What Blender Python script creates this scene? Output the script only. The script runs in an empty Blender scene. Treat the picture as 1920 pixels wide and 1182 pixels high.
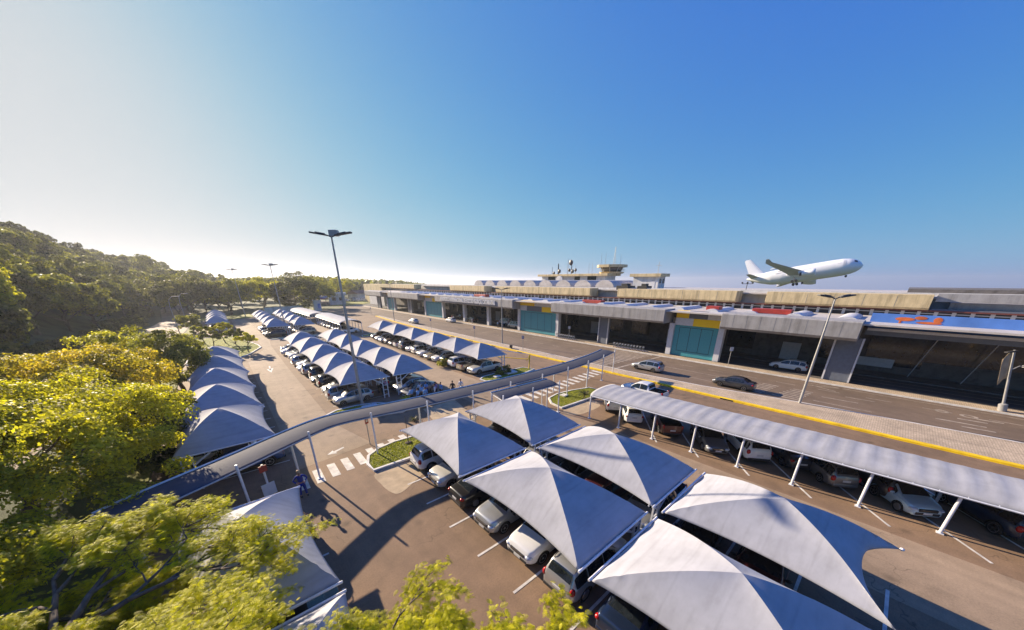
import bpy, math, random
import numpy as np
from mathutils import Vector, Matrix
random.seed(7); rng = np.random.default_rng(7)
PI = math.pi; R = math.radians
SC = bpy.context.scene
COL = SC.collection

# ------------------------------------------------------------------ materials
def nmat(name):
    m = bpy.data.materials.new(name); m.use_nodes = True
    nt = m.node_tree
    return m, nt, nt.nodes['Principled BSDF'], nt.nodes['Material Output']

def N(nt, t, **kw):
    n = nt.nodes.new(t)
    for k, v in kw.items():
        if k.startswith('i_'):
            key = k[2:]
            n.inputs[int(key) if key.isdigit() else key].default_value = v
        else: setattr(n, k, v)
    return n

def coords(nt, scale=(1, 1, 1), kind='Object'):
    tc = N(nt, 'ShaderNodeTexCoord'); mp = N(nt, 'ShaderNodeMapping')
    mp.inputs['Scale'].default_value = scale
    nt.links.new(tc.outputs[kind], mp.inputs[0])
    return mp.outputs[0]

def noise(nt, vec, scale, detail=4, rough=.55):
    n = N(nt, 'ShaderNodeTexNoise'); n.inputs['Scale'].default_value = scale
    n.inputs['Detail'].default_value = detail; n.inputs['Roughness'].default_value = rough
    nt.links.new(vec, n.inputs['Vector']); return n.outputs['Fac']

def ramp(nt, fac, stops):
    r = N(nt, 'ShaderNodeValToRGB'); e = r.color_ramp.elements
    while len(e) < len(stops): e.new(.5)
    for el, (p, c) in zip(e, stops):
        el.position = p; el.color = (*c, 1) if len(c) == 3 else c
    nt.links.new(fac, r.inputs[0]); return r.outputs[0]

def mixc(nt, fac, a, b, mode='MIX'):
    m = N(nt, 'ShaderNodeMix', data_type='RGBA', blend_type=mode)
    for s, v in ((m.inputs[0], fac), (m.inputs[6], a), (m.inputs[7], b)):
        if hasattr(v, 'is_linked'): nt.links.new(v, s)
        elif isinstance(v, (int, float)): s.default_value = v
        else: s.default_value = (*v, 1)
    return m.outputs[2]

def bump(nt, p, h, strength=.3, dist=.02):
    b = N(nt, 'ShaderNodeBump'); b.inputs['Strength'].default_value = strength
    b.inputs['Distance'].default_value = dist
    nt.links.new(h, b.inputs['Height']); nt.links.new(b.outputs[0], p.inputs['Normal'])

def plain(name, c, rough=.6, metal=0., var=.12, scale=3., coat=0., kind='Object', bmp=0., spec=.5):
    """a base colour with soft procedural variation"""
    m, nt, p, o = nmat(name)
    v = coords(nt, kind=kind); f = noise(nt, v, scale, 5)
    lo = tuple(x * (1 - var) for x in c); hi = tuple(min(1, x * (1 + var)) for x in c)
    nt.links.new(ramp(nt, f, [(.3, lo), (.7, hi)]), p.inputs['Base Color'])
    p.inputs['Roughness'].default_value = rough; p.inputs['Metallic'].default_value = metal
    p.inputs['Coat Weight'].default_value = coat; p.inputs['Coat Roughness'].default_value = .06
    p.inputs['Specular IOR Level'].default_value = spec
    if bmp: bump(nt, p, noise(nt, v, scale * 9, 4), bmp, .01)
    return m

def asphalt(name, c, crack=True, big=.12, warm=None):
    m, nt, p, o = nmat(name); v = coords(nt)
    f1 = noise(nt, v, big, 6, .6); f2 = noise(nt, v, 14, 4, .7); f3 = noise(nt, v, 1.1, 5, .6)
    c2 = tuple(x * .62 for x in c); c3 = tuple(x * 1.32 for x in c)
    base = ramp(nt, f1, [(.3, c2), (.5, c), (.72, c3)])
    base = mixc(nt, .35, base, ramp(nt, f3, [(.35, tuple(x * .72 for x in c)), (.62, tuple(x * 1.2 for x in c))]))
    base = mixc(nt, .4, base, ramp(nt, f2, [(.3, (.55,) * 3), (.7, (1.35,) * 3)]), 'MULTIPLY')
    # tyre tracks run along the lanes
    vt = coords(nt, (1.0, .03, 1)); ft = noise(nt, vt, 1.2, 3)
    base = mixc(nt, .5, base, ramp(nt, ft, [(.35, (.82,) * 3), (.65, (1.12,) * 3)]), 'MULTIPLY')
    if crack:
        vo = N(nt, 'ShaderNodeTexVoronoi', feature='DISTANCE_TO_EDGE'); vo.inputs['Scale'].default_value = .28
        wv = N(nt, 'ShaderNodeVectorMath', operation='ADD')
        nn = N(nt, 'ShaderNodeTexNoise'); nn.inputs['Scale'].default_value = 1.3
        nt.links.new(v, nn.inputs['Vector']); nt.links.new(v, wv.inputs[0]); nt.links.new(nn.outputs['Color'], wv.inputs[1])
        nt.links.new(wv.outputs[0], vo.inputs['Vector'])
        cr = ramp(nt, vo.outputs['Distance'], [(.0, (.45,) * 3), (.006, (1.,) * 3)])
        fm = noise(nt, v, .16, 3); gate = ramp(nt, fm, [(.44, (.0,) * 3), (.54, (.8,) * 3)])
        base = mixc(nt, gate, base, mixc(nt, 1., base, cr, 'MULTIPLY'))
        # rectangular repair patches
        bt = N(nt, 'ShaderNodeTexBrick'); bt.inputs['Scale'].default_value = .11; bt.inputs['Mortar Size'].default_value = .0
        bt.inputs['Color1'].default_value = (1, 1, 1, 1); bt.inputs['Color2'].default_value = (.84, .83, .82, 1); bt.inputs['Bias'].default_value = -.35
        nt.links.new(v, bt.inputs['Vector']); base = mixc(nt, .8, base, bt.outputs['Color'], 'MULTIPLY')
        sp = N(nt, 'ShaderNodeTexVoronoi', feature='F1'); sp.inputs['Scale'].default_value = .55; nt.links.new(v, sp.inputs['Vector'])
        base = mixc(nt, .75, base, ramp(nt, sp.outputs['Distance'], [(.05, (.5,) * 3), (.2, (1.,) * 3)]), 'MULTIPLY')
        # oil stains
        st = noise(nt, v, .55, 2); base = mixc(nt, .7, base, ramp(nt, st, [(.62, (1.,) * 3), (.76, (.62,) * 3)]), 'MULTIPLY')
    nt.links.new(base, p.inputs['Base Color']); p.inputs['Roughness'].default_value = .88
    bump(nt, p, f2, .35, .01)
    return m

def pavers(name, c):
    m, nt, p, o = nmat(name); v = coords(nt)
    b = N(nt, 'ShaderNodeTexBrick'); b.inputs['Scale'].default_value = 1.6
    b.inputs['Color1'].default_value = (*c, 1); b.inputs['Color2'].default_value = (*[x * .82 for x in c], 1)
    b.inputs['Mortar'].default_value = (*[x * .5 for x in c], 1); b.inputs['Mortar Size'].default_value = .018
    nt.links.new(v, b.inputs['Vector'])
    f = noise(nt, v, .5, 6); g = noise(nt, v, 8, 4)
    x = mixc(nt, .7, b.outputs['Color'], ramp(nt, f, [(.3, (.7,) * 3), (.65, (1.15,) * 3)]), 'MULTIPLY')
    x = mixc(nt, .5, x, ramp(nt, g, [(.3, (.75,) * 3), (.7, (1.15,) * 3)]), 'MULTIPLY')
    nt.links.new(x, p.inputs['Base Color']); p.inputs['Roughness'].default_value = .9
    bump(nt, p, g, .3, .01); return m

def stained(name, c, streak=.6, vscale=(1, 1, .12)):
    """weathered concrete: rain streaks that run down, joints and grime of the thing itself"""
    m, nt, p, o = nmat(name); v = coords(nt, vscale); v2 = coords(nt)
    f = noise(nt, v, 1.4, 6, .65); g = noise(nt, v2, .8, 6, .6); h = noise(nt, v2, 12, 4)
    x = ramp(nt, f, [(.33, tuple(k * (1 - streak) for k in c)), (.52, c), (.75, tuple(min(1, k * 1.12) for k in c))])
    x = mixc(nt, .5, x, ramp(nt, g, [(.3, (.68, .66, .62)), (.6, (1.08,) * 3)]), 'MULTIPLY')
    x = mixc(nt, .35, x, ramp(nt, h, [(.3, (.75,) * 3), (.7, (1.15,) * 3)]), 'MULTIPLY')
    nt.links.new(x, p.inputs['Base Color']); p.inputs['Roughness'].default_value = .85
    bump(nt, p, h, .25, .01); return m

def membrane_mat(name, c, trans=.14, seam=True):
    m, nt, p, o = nmat(name); v = coords(nt)
    g = noise(nt, v, .7, 6, .65); s = noise(nt, coords(nt, (.3, 2.4, 1)), 1.7, 5)
    x = ramp(nt, g, [(.3, tuple(k * .8 for k in c)), (.62, c)])
    x = mixc(nt, .35, x, ramp(nt, s, [(.33, (.74, .74, .72)), (.55, (1.03,) * 3)]), 'MULTIPLY')
    if seam:
        w = N(nt, 'ShaderNodeTexWave', wave_type='BANDS', bands_direction='Y'); w.inputs['Scale'].default_value = .22
        w.inputs['Distortion'].default_value = .15
        nt.links.new(v, w.inputs['Vector'])
        x = mixc(nt, .3, x, ramp(nt, w.outputs['Fac'], [(.0, (.8,) * 3), (.012, (1.,) * 3)]), 'MULTIPLY')
    nt.links.new(x, p.inputs['Base Color']); p.inputs['Roughness'].default_value = .8; p.inputs['Specular IOR Level'].default_value = .25
    bump(nt, p, noise(nt, coords(nt, (1, .3, 1)), 1.6, 3), .02, .02)
    t = N(nt, 'ShaderNodeBsdfTranslucent'); nt.links.new(x, t.inputs[0])
    mx = N(nt, 'ShaderNodeMixShader'); mx.inputs[0].default_value = trans
    nt.links.new(p.outputs[0], mx.inputs[1]); nt.links.new(t.outputs[0], mx.inputs[2])
    nt.links.new(mx.outputs[0], o.inputs[0]); return m

def leaf_mat(name, lo, mid, hi, trans=.45):
    m, nt, p, o = nmat(name)
    a = N(nt, 'ShaderNodeAttribute', attribute_name='var')
    x = ramp(nt, a.outputs['Fac'], [(0., lo), (.5, mid), (1., hi)])
    nt.links.new(x, p.inputs['Base Color']); p.inputs['Roughness'].default_value = .55
    p.inputs['Specular IOR Level'].default_value = .25
    t = N(nt, 'ShaderNodeBsdfTranslucent')
    nt.links.new(mixc(nt, 1., x, (1.5, 1.6, .55), 'MULTIPLY'), t.inputs[0])
    mx = N(nt, 'ShaderNodeMixShader'); mx.inputs[0].default_value = trans
    nt.links.new(p.outputs[0], mx.inputs[1]); nt.links.new(t.outputs[0], mx.inputs[2])
    nt.links.new(mx.outputs[0], o.inputs[0]); return m

def grass_mat(name, c):
    m, nt, p, o = nmat(name); v = coords(nt)
    f = noise(nt, v, .35, 6); g = noise(nt, v, 26, 4, .7)
    x = ramp(nt, f, [(.3, tuple(k * .6 for k in c)), (.5, c), (.72, (c[0] * 1.5, c[1] * 1.2, c[2] * 1.1))])
    x = mixc(nt, .8, x, ramp(nt, g, [(.3, (.4,) * 3), (.7, (1.5,) * 3)]), 'MULTIPLY')
    nt.links.new(x, p.inputs['Base Color']); p.inputs['Roughness'].default_value = .9
    bump(nt, p, g, .9, .06); return m

def glass_mat(name, c=(.012, .016, .02), rough=.06):
    m, nt, p, o = nmat(name)
    f = noise(nt, coords(nt), 2.2, 3)
    nt.links.new(ramp(nt, f, [(.3, tuple(k * .6 for k in c)), (.7, tuple(k * 1.6 for k in c))]), p.inputs['Base Color'])
    p.inputs['Roughness'].default_value = rough; p.inputs['Specular IOR Level'].default_value = .7
    return m

M = {}
M['asphalt'] = asphalt('asphalt_brown', (.235, .15, .088))
M['drive'] = asphalt('asphalt_worn_lane', (.32, .23, .148))
M['road'] = asphalt('asphalt_terminal_road', (.165, .115, .078), crack=False)
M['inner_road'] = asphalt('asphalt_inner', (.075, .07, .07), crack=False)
M['earth'] = grass_mat('rough_grass', (.075, .095, .03))
M['grass'] = grass_mat('lawn', (.22, .24, .02))
M['grass_dry'] = grass_mat('lawn_dry', (.22, .24, .02))
M['pavers'] = pavers('pale_pavers', (.55, .43, .30))
M['sand'] = plain('bare_concrete_apron', (.42, .32, .2), .9, var=.25, scale=1.2, bmp=.3)
M['kerb'] = plain('whitewashed_kerb', (.66, .64, .6), .8, var=.2, scale=1.5, bmp=.2)
M['yellow'] = plain('yellow_kerb_paint', (.85, .54, .004), .7, var=.25, scale=1.1, bmp=.2)
M['mark'] = plain('road_paint', (.62, .58, .52), .8, var=.28, scale=2.3)
M['mark_worn'] = plain('worn_road_paint', (.34, .28, .22), .85, var=.35, scale=2.)
M['mem'] = membrane_mat('white_membrane', (.425, .43, .465), .06)
M['mem_gray'] = membrane_mat('grey_carport_membrane', (.43, .43, .45), .05, seam=False)
M['mem_blue'] = membrane_mat('slate_walkway_membrane', (.07, .075, .10), .02, seam=False)
M['steel'] = plain('white_painted_steel', (.68, .69, .72), .45, var=.1, scale=4)
M['galv'] = plain('galvanised_steel', (.36, .36, .36), .5, .4, var=.15, scale=5)
M['darksteel'] = plain('dark_steel', (.05, .05, .055), .5, .3, var=.2, scale=5)
M['glass'] = glass_mat('car_glass')
M['bglass'] = glass_mat('building_glass', (.02, .026, .03), .1)
M['tyre'] = plain('tyre_rubber', (.016, .016, .017), .85, var=.2)
M['rim'] = plain('alloy_rim', (.45, .45, .46), .3, .9, var=.1)
M['plastic'] = plain('black_trim', (.022, .022, .024), .6, var=.2)
M['chrome'] = plain('chrome_trim', (.55, .55, .56), .15, 1., var=.05)
M['lamp'] = plain('headlamp_glass', (.55, .58, .62), .1, .3, var=.1)
M['tail'] = plain('tail_lamp_red', (.38, .012, .012), .2, var=.15)
M['plate'] = plain('number_plate', (.55, .55, .55), .5, var=.08)
M['tan'] = stained('stained_tan_concrete', (.62, .50, .29), .38)
M['greycon'] = stained('grey_fascia_panels', (.34, .335, .34), .3)
M['whitecon'] = stained('white_render', (.62, .62, .62), .16)
M['roof'] = stained('pale_roof_sheet', (.52, .49, .47), .2, (1, .2, 1))
M['teal'] = plain('teal_tiles', (.06, .32, .36), .5, var=.16, scale=7)
M['tealline'] = plain('dark_teal_joint', (.02, .07, .085), .6)
M['ypanel'] = plain('yellow_panel', (.95, .63, .004), .5, var=.06, scale=.6)
M['gpanel'] = plain('light_grey_panel', (.60, .61, .64), .5, var=.08)
M['dpanel'] = plain('slate_panel', (.13, .15, .19), .5, var=.1)
M['red'] = plain('red_panel', (.36, .035, .025), .5, var=.15)
M['redbrown'] = plain('red_oxide_beam', (.13, .035, .025), .6, var=.3)
M['stone'] = stained('dark_stone_wall', (.15, .14, .135), .4, (1, 1, 1))
M['dark'] = plain('dark_interior', (.035, .035, .04), .7, var=.25, scale=.8)
M['bluead'] = plain('blue_hoarding', (.09, .22, .60), .45, var=.22, scale=.35)
M['orange'] = plain('orange_print', (.55, .13, .03), .5, var=.3, scale=1.2)
M['bark'] = plain('grey_bark', (.13, .10, .075), .9, var=.35, scale=4, bmp=.6)
M['bark2'] = plain('dark_bark', (.07, .055, .042), .9, var=.35, scale=4, bmp=.6)
M['plane'] = plain('aircraft_white', (.80, .81, .83), .3, var=.03, scale=.2, coat=.3)
M['wing'] = plain('aircraft_wing_grey', (.52, .52, .54), .4, var=.1, scale=.4)
M['blueu'] = plain('navy_uniform', (.012, .03, .22), .85, var=.2, scale=8)
M['skin'] = plain('skin', (.32, .17, .11), .6, var=.08, scale=9)
M['hair'] = plain('dark_hair', (.015, .012, .01), .7, var=.2, scale=20)
M['shirt'] = plain('light_blue_shirt', (.20, .40, .70), .85, var=.12, scale=6)
M['wshirt'] = plain('white_shirt', (.70, .72, .76), .85, var=.08, scale=6)
M['pink'] = plain('lilac_shirt', (.42, .25, .46), .85, var=.1, scale=6)
M['black'] = plain('black_clothes', (.02, .02, .024), .85, var=.2, scale=6)
M['greenglass'] = glass_mat('green_sunshade', (.01, .11, .05), .3)
M['bluebox'] = plain('blue_bin', (.02, .08, .35), .5)
M['wood'] = plain('plywood', (.45, .29, .14), .7, var=.2, scale=2)
PAINT = {}
def paint(name, c, metal=.35, rough=.32):
    PAINT[name] = plain('paint_' + name.replace(' ', '_'), c, rough, metal, var=.05, scale=1.3, coat=.8)
for n_, c_, me in (('white', (.72, .72, .71), 0.), ('silver', (.44, .45, .46), .6), ('black', (.018, .018, .02), .3),
        ('grey', (.15, .155, .165), .5), ('dark grey', (.06, .062, .068), .5), ('beige', (.42, .35, .25), .4),
        ('maroon', (.085, .018, .02), .4), ('brown', (.12, .075, .05), .4), ('blue', (.03, .09, .26), .4),
        ('pale blue', (.36, .50, .60), .3), ('red', (.30, .02, .02), .2), ('pearl', (.62, .60, .54), .3), ('navy', (.015, .03, .07), .4)):
    paint(n_, c_, me)

# ------------------------------------------------------------------ mesh helpers
class MB:
    def __init__(s): s.v = []; s.f = []; s.m = []
    def add(s, vs, fs, mi=0):
        o = len(s.v); s.v += [tuple(v) for v in vs]
        for f in fs: s.f.append(tuple(i + o for i in f)); s.m.append(mi)
        return s
    def box(s, x0, x1, y0, y1, z0, z1, mi=0):
        return s.add([(x0, y0, z0), (x1, y0, z0), (x1, y1, z0), (x0, y1, z0), (x0, y0, z1), (x1, y0, z1), (x1, y1, z1), (x0, y1, z1)],
                     [(3, 2, 1, 0), (4, 5, 6, 7), (0, 1, 5, 4), (1, 2, 6, 5), (2, 3, 7, 6), (3, 0, 4, 7)], mi)
    def cbox(s, c, d, rz=0, ry=0, rx=0, mi=0):
        mt = Matrix.Translation(c) @ Matrix.Rotation(rz, 4, 'Z') @ Matrix.Rotation(ry, 4, 'Y') @ Matrix.Rotation(rx, 4, 'X')
        x, y, z = (k / 2 for k in d)
        vs = [mt @ Vector(p) for p in ((-x, -y, -z), (x, -y, -z), (x, y, -z), (-x, y, -z), (-x, -y, z), (x, -y, z), (x, y, z), (-x, y, z))]
        return s.add(vs, [(3, 2, 1, 0), (4, 5, 6, 7), (0, 1, 5, 4), (1, 2, 6, 5), (2, 3, 7, 6), (3, 0, 4, 7)], mi)
    def tube(s, p0, p1, r0, r1=None, n=8, mi=0, caps=True):
        r1 = r0 if r1 is None else r1
        p0, p1 = Vector(p0), Vector(p1); d = (p1 - p0)
        if d.length < 1e-6: return s
        d.normalize(); a = d.orthogonal().normalized(); b = d.cross(a)
        vs = []
        for p, r in ((p0, r0), (p1, r1)):
            for k in range(n):
                t = 2 * PI * k / n; vs.append(p + a * (r * math.cos(t)) + b * (r * math.sin(t)))
        fs = [(k, (k + 1) % n, n + (k + 1) % n, n + k) for k in range(n)]
        if caps: fs += [tuple(range(n - 1, -1, -1)), tuple(range(n, 2 * n))]
        return s.add(vs, fs, mi)
    def path(s, pts, r, n=6, mi=0):
        for i in range(len(pts) - 1):
            a, b = (r[i], r[i + 1]) if isinstance(r, (list, tuple)) else (r, r)
            s.tube(pts[i], pts[i + 1], a, b, n, mi)
        return s
    def lathe(s, prof, n=20, axis='Z', c=(0, 0, 0), mi=0):
        vs = []; L = len(prof)
        for (r, h) in prof:
            for k in range(n):
                t = 2 * PI * k / n; x, y = r * math.cos(t), r * math.sin(t)
                q = {'Z': (x, y, h), 'Y': (x, h, y), 'X': (h, x, y)}[axis]
                vs.append((q[0] + c[0], q[1] + c[1], q[2] + c[2]))
        fs = [(i * n + k, i * n + (k + 1) % n, (i + 1) * n + (k + 1) % n, (i + 1) * n + k) for i in range(L - 1) for k in range(n)]
        fs += [tuple(range(n - 1, -1, -1)), tuple(range((L - 1) * n, L * n))]
        return s.add(vs, fs, mi)
    def ell(s, c, r, n=10, m=6, mi=0):
        vs = []; fs = []
        for i in range(m + 1):
            ph = PI * i / m
            for k in range(n):
                t = 2 * PI * k / n
                vs.append((c[0] + r[0] * math.sin(ph) * math.cos(t), c[1] + r[1] * math.sin(ph) * math.sin(t), c[2] + r[2] * math.cos(ph)))
        for i in range(m):
            for k in range(n): fs.append((i * n + k, (i + 1) * n + k, (i + 1) * n + (k + 1) % n, i * n + (k + 1) % n))
        return s.add(vs, fs, mi)
    def prism(s, poly, z0, z1, mi=0):
        n = len(poly)
        vs = [(x, y, z0) for x, y in poly] + [(x, y, z1) for x, y in poly]
        fs = [tuple(range(n - 1, -1, -1)), tuple(range(n, 2 * n))] + [(k, (k + 1) % n, n + (k + 1) % n, n + k) for k in range(n)]
        return s.add(vs, fs, mi)
    def sheet(s, poly, z, mi=0): return s.add([(x, y, z) for x, y in poly], [tuple(range(len(poly)))], mi)
    def grid(s, P, mi=0, closed=False):
        P = np.asarray(P); a, b = P.shape[:2]
        fs = [(i * b + j, (i + 1) * b + j, (i + 1) * b + (j + 1) % b, i * b + (j + 1) % b) for i in range(a - 1) for j in range(b if closed else b - 1)]
        return s.add(P.reshape(-1, 3).tolist(), fs, mi)
    def mesh(s, name, mats, smooth=False):
        me = bpy.data.meshes.new(name); me.from_pydata(s.v, [], s.f)
        mats = mats if isinstance(mats, (list, tuple)) else [mats]
        for m in mats: me.materials.append(m)
        if len(mats) > 1: me.polygons.foreach_set('material_index', s.m)
        me.validate(); fixn(me)
        if smooth: shade(me, smooth)
        me.update(); return me
    def build(s, name, mats, parent=None, smooth=False, bevel=0):
        return obj(name, s.mesh(name, mats, smooth), parent, bevel)

import bmesh
def fixn(me):
    b = bmesh.new(); b.from_mesh(me); bmesh.ops.recalc_face_normals(b, faces=b.faces); b.to_mesh(me); b.free()
def shade(me, ang=True):
    me.polygons.foreach_set('use_smooth', [True] * len(me.polygons))
    if ang is not True:
        try: me.set_sharp_from_angle(angle=R(ang))
        except Exception: pass
def obj(name, me, parent=None, bevel=0):
    o = bpy.data.objects.new(name, me); COL.objects.link(o)
    if parent: o.parent = parent
    if bevel:
        b = o.modifiers.new('bevel', 'BEVEL'); b.width = bevel; b.segments = 2; b.limit_method = 'ANGLE'
    return o
def tag(o, label=None, cat=None, group=None, kind=None):
    for k, v in (('label', label), ('category', cat), ('group', group), ('kind', kind)):
        if v: o[k] = v
    return o
def thing(name, label, cat, loc=(0, 0, 0), rz=0, group=None):
    o = bpy.data.objects.new(name, None); COL.objects.link(o); o.empty_display_size = .3
    o.location = loc; o.rotation_euler = (0, 0, rz)
    return tag(o, label, cat, group)
def kids(o): return list(o.children)
def dup(root, loc, rz=0, label=None, group=None, scale=None, skip=()):
    r = root.copy(); COL.objects.link(r); r.location = loc; r.rotation_euler = (0, 0, rz)
    if scale is not None: r.scale = (scale,) * 3 if isinstance(scale, (int, float)) else scale
    if label: r['label'] = label
    if group: r['group'] = group
    for ch in kids(root):
        if ch.name.split('.')[0] in skip: continue
        c = ch.copy(); COL.objects.link(c); c.parent = r
        for g in kids(ch):
            d = g.copy(); COL.objects.link(d); d.parent = c
    return r
def slotmat(o, i, m):
    o.material_slots[i].link = 'OBJECT'; o.material_slots[i].material = m
def struct(name, mb, mats, smooth=False): return tag(mb.build(name, mats, None, smooth), kind='structure')
def npmesh(name, V, F, mat, var=None, smooth=False):
    """mesh from numpy arrays, every face a quad (or tri)"""
    me = bpy.data.meshes.new(name); k = F.shape[1]
    me.vertices.add(len(V)); me.vertices.foreach_set('co', V.astype(np.float32).ravel())
    me.loops.add(F.size); me.loops.foreach_set('vertex_index', F.astype(np.int32).ravel())
    me.polygons.add(len(F)); me.polygons.foreach_set('loop_start', np.arange(0, F.size, k, dtype=np.int32))
    me.polygons.foreach_set('loop_total', np.full(len(F), k, dtype=np.int32))
    me.update(calc_edges=True)
    if var is not None:
        a = me.attributes.new('var', 'FLOAT', 'FACE'); a.data.foreach_set('value', var.astype(np.float32))
    me.materials.append(mat); me.update(); return me
HAZE_D = .00021
# ------------------------------------------------------------------ camera, sky, sun
cam = bpy.data.cameras.new('camera'); co = bpy.data.objects.new('camera', cam); COL.objects.link(co)
SC.camera = co
YAW, PITCH, FPX = R(41.25), math.atan(239.4 / 608), 608.
cam.sensor_width = 36; cam.sensor_fit = 'HORIZONTAL'; cam.lens = 36 * FPX / 1920
cam.shift_x = (960 - 965) / 1920; cam.shift_y = (766 - 591) / 1920
cam.clip_start = .1; cam.clip_end = 20000
co.location = (0, 0, 12.5); co.rotation_euler = (PI / 2 - PITCH, 0, -YAW)

SKY_SAT, SKY_TINT, SKY_K = 1.06, (.138, .285, 1.95), (1.36, 1.32, 1.34)
SUN_EL, SUN_AZ = R(19.5), R(-11)          # azimuth measured from +Y towards +X
w = bpy.data.worlds.new('World'); SC.world = w; w.use_nodes = True
wn = w.node_tree; bg = wn.nodes['Background']
sky = wn.nodes.new('ShaderNodeTexSky'); sky.sky_type = 'NISHITA'; sky.sun_disc = False
sky.sun_elevation = SUN_EL; sky.sun_rotation = SUN_AZ
sky.air_density = 1.0; sky.dust_density = .7; sky.ozone_density = 3.0; sky.altitude = 0
hs = wn.nodes.new('ShaderNodeHueSaturation'); hs.inputs['Saturation'].default_value = SKY_SAT
wn.links.new(sky.outputs[0], hs.inputs['Color'])
def vm(op, a, b):
    n = wn.nodes.new('ShaderNodeVectorMath'); n.operation = op
    for s_, v in zip(n.inputs, (a, b)):
        if isinstance(v, tuple): s_.default_value = v
        else: wn.links.new(v, s_)
    return n.outputs[0]
tint = vm('MULTIPLY', hs.outputs[0], SKY_TINT)
rel = vm('MULTIPLY', tint, tuple(1 / k for k in SKY_K))
den = vm('POWER', vm('ADD', vm('POWER', rel, (1.78,) * 3), (1., 1., 1.)), (1 / 1.78,) * 3)
soft = vm('DIVIDE', tint, den)          # soft shoulder: the air round the sun does not burn out
wn.links.new(soft, bg.inputs[0]); bg.inputs[1].default_value = .15
sl = bpy.data.lights.new('sun', 'SUN'); sl.energy = 3.5; sl.angle = R(.5); sl.color = (1, .83, .62)
so = bpy.data.objects.new('sun', sl); COL.objects.link(so)
sd = Vector((math.sin(SUN_AZ) * math.cos(SUN_EL), math.cos(SUN_AZ) * math.cos(SUN_EL), math.sin(SUN_EL)))
so.rotation_euler = sd.to_track_quat('Z', 'Y').to_euler(); so.location = (-20, 100, 60)
SC.view_settings.view_transform = 'Standard'; SC.view_settings.look = 'None'
SC.view_settings.exposure = 1.75; SC.view_settings.gamma = 1
SC.cycles.use_denoising = True
SC.cycles.max_bounces = 8; SC.cycles.diffuse_bounces = 3; SC.cycles.glossy_bounces = 3; SC.cycles.transmission_bounces = 4
SC.cycles.sample_clamp_indirect = 6; SC.cycles.volume_bounces = 0

# ------------------------------------------------------------------ terrain
def sstep(a, b, x):
    t = np.clip((x - a) / (b - a), 0, 1); return t * t * (3 - 2 * t)
def ground_z(x, y):
    x = np.asarray(x, float); y = np.asarray(y, float)
    t = np.maximum(0, -24 - x + .3 * np.maximum(0, y - 290))
    hill = 28 * (1 - np.exp(-t / 32.)) * (1 - .9 * sstep(200, 600, y)) * sstep(-60, 0, y)
    hill = hill + 5 * sstep(-20, -80, x) * (1 - sstep(250, 420, y))
    r = np.hypot(x, y); az = np.arctan2(x, y); far = sstep(R(14), R(52), az) * (1 - sstep(R(150), R(170), az))
    return hill - far * (48 * sstep(330, 1100, r) + 62 * sstep(1100, 4200, r)) - 16 * sstep(118, 260, x) * (1 - sstep(330, 1100, r)) * far
def axis(lo, hi, dense_lo, dense_hi, step):
    a = [*np.arange(dense_lo, dense_hi + .1, step)]
    k = step
    while a[0] > lo: k *= 1.35; a.insert(0, a[0] - k)
    k = step
    while a[-1] < hi: k *= 1.35; a.append(a[-1] + k)
    return np.array(a)
gx = axis(-4500, 4500, -140, 260, 8); gy = axis(-4500, 4500, -80, 380, 8)
GX, GY = np.meshgrid(gx, gy, indexing='ij'); GZ = ground_z(GX, GY) - .03
g = MB().grid(np.stack([GX, GY, GZ], -1))
struct('ground', g, M['earth'], smooth=True)

def flat(name, poly, z, m): return struct(name, MB().sheet(poly, z), m)
flat('parking_lot', [(-6.2, -45), (40.7, -45), (40.7, 60), (42, 110), (49, 165), (51, 176), (20, 176), (-4.5, 160), (-6.2, 120)], .0, M['asphalt'])
flat('road', [(43.2, -45), (57, -45), (57, 60), (57, 190), (52, 330), (38, 330), (47, 190), (43.8, 110), (43.2, 60)], .004, M['road'])
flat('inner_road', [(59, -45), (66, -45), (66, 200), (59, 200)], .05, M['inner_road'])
flat('forest_road', [(-22, 20), (-15, 20), (-8.8, 100), (-6.8, 160), (-14, 262), (-28, 330), (-36, 330), (-23, 262), (-15, 160), (-18, 100)], .0, M['drive'])
# the worn driving lane between the left row and the double rows
lane = [(1.5, 25.0), (6.9, 25.9), (5.6, 32), (5.9, 60), (6.4, 84), (7.0, 92), (6.4, 150), (2.4, 150), (2.4, 112), (4.9, 96), (4.9, 80), (1.6, 68)]
flat('driving_lane', lane, .004, M['drive'])
flat('driving_lane', [(18.4, -40), (24, -40), (24, 20), (24.2, 150), (18.8, 150)], .004, M['drive'])

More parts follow.
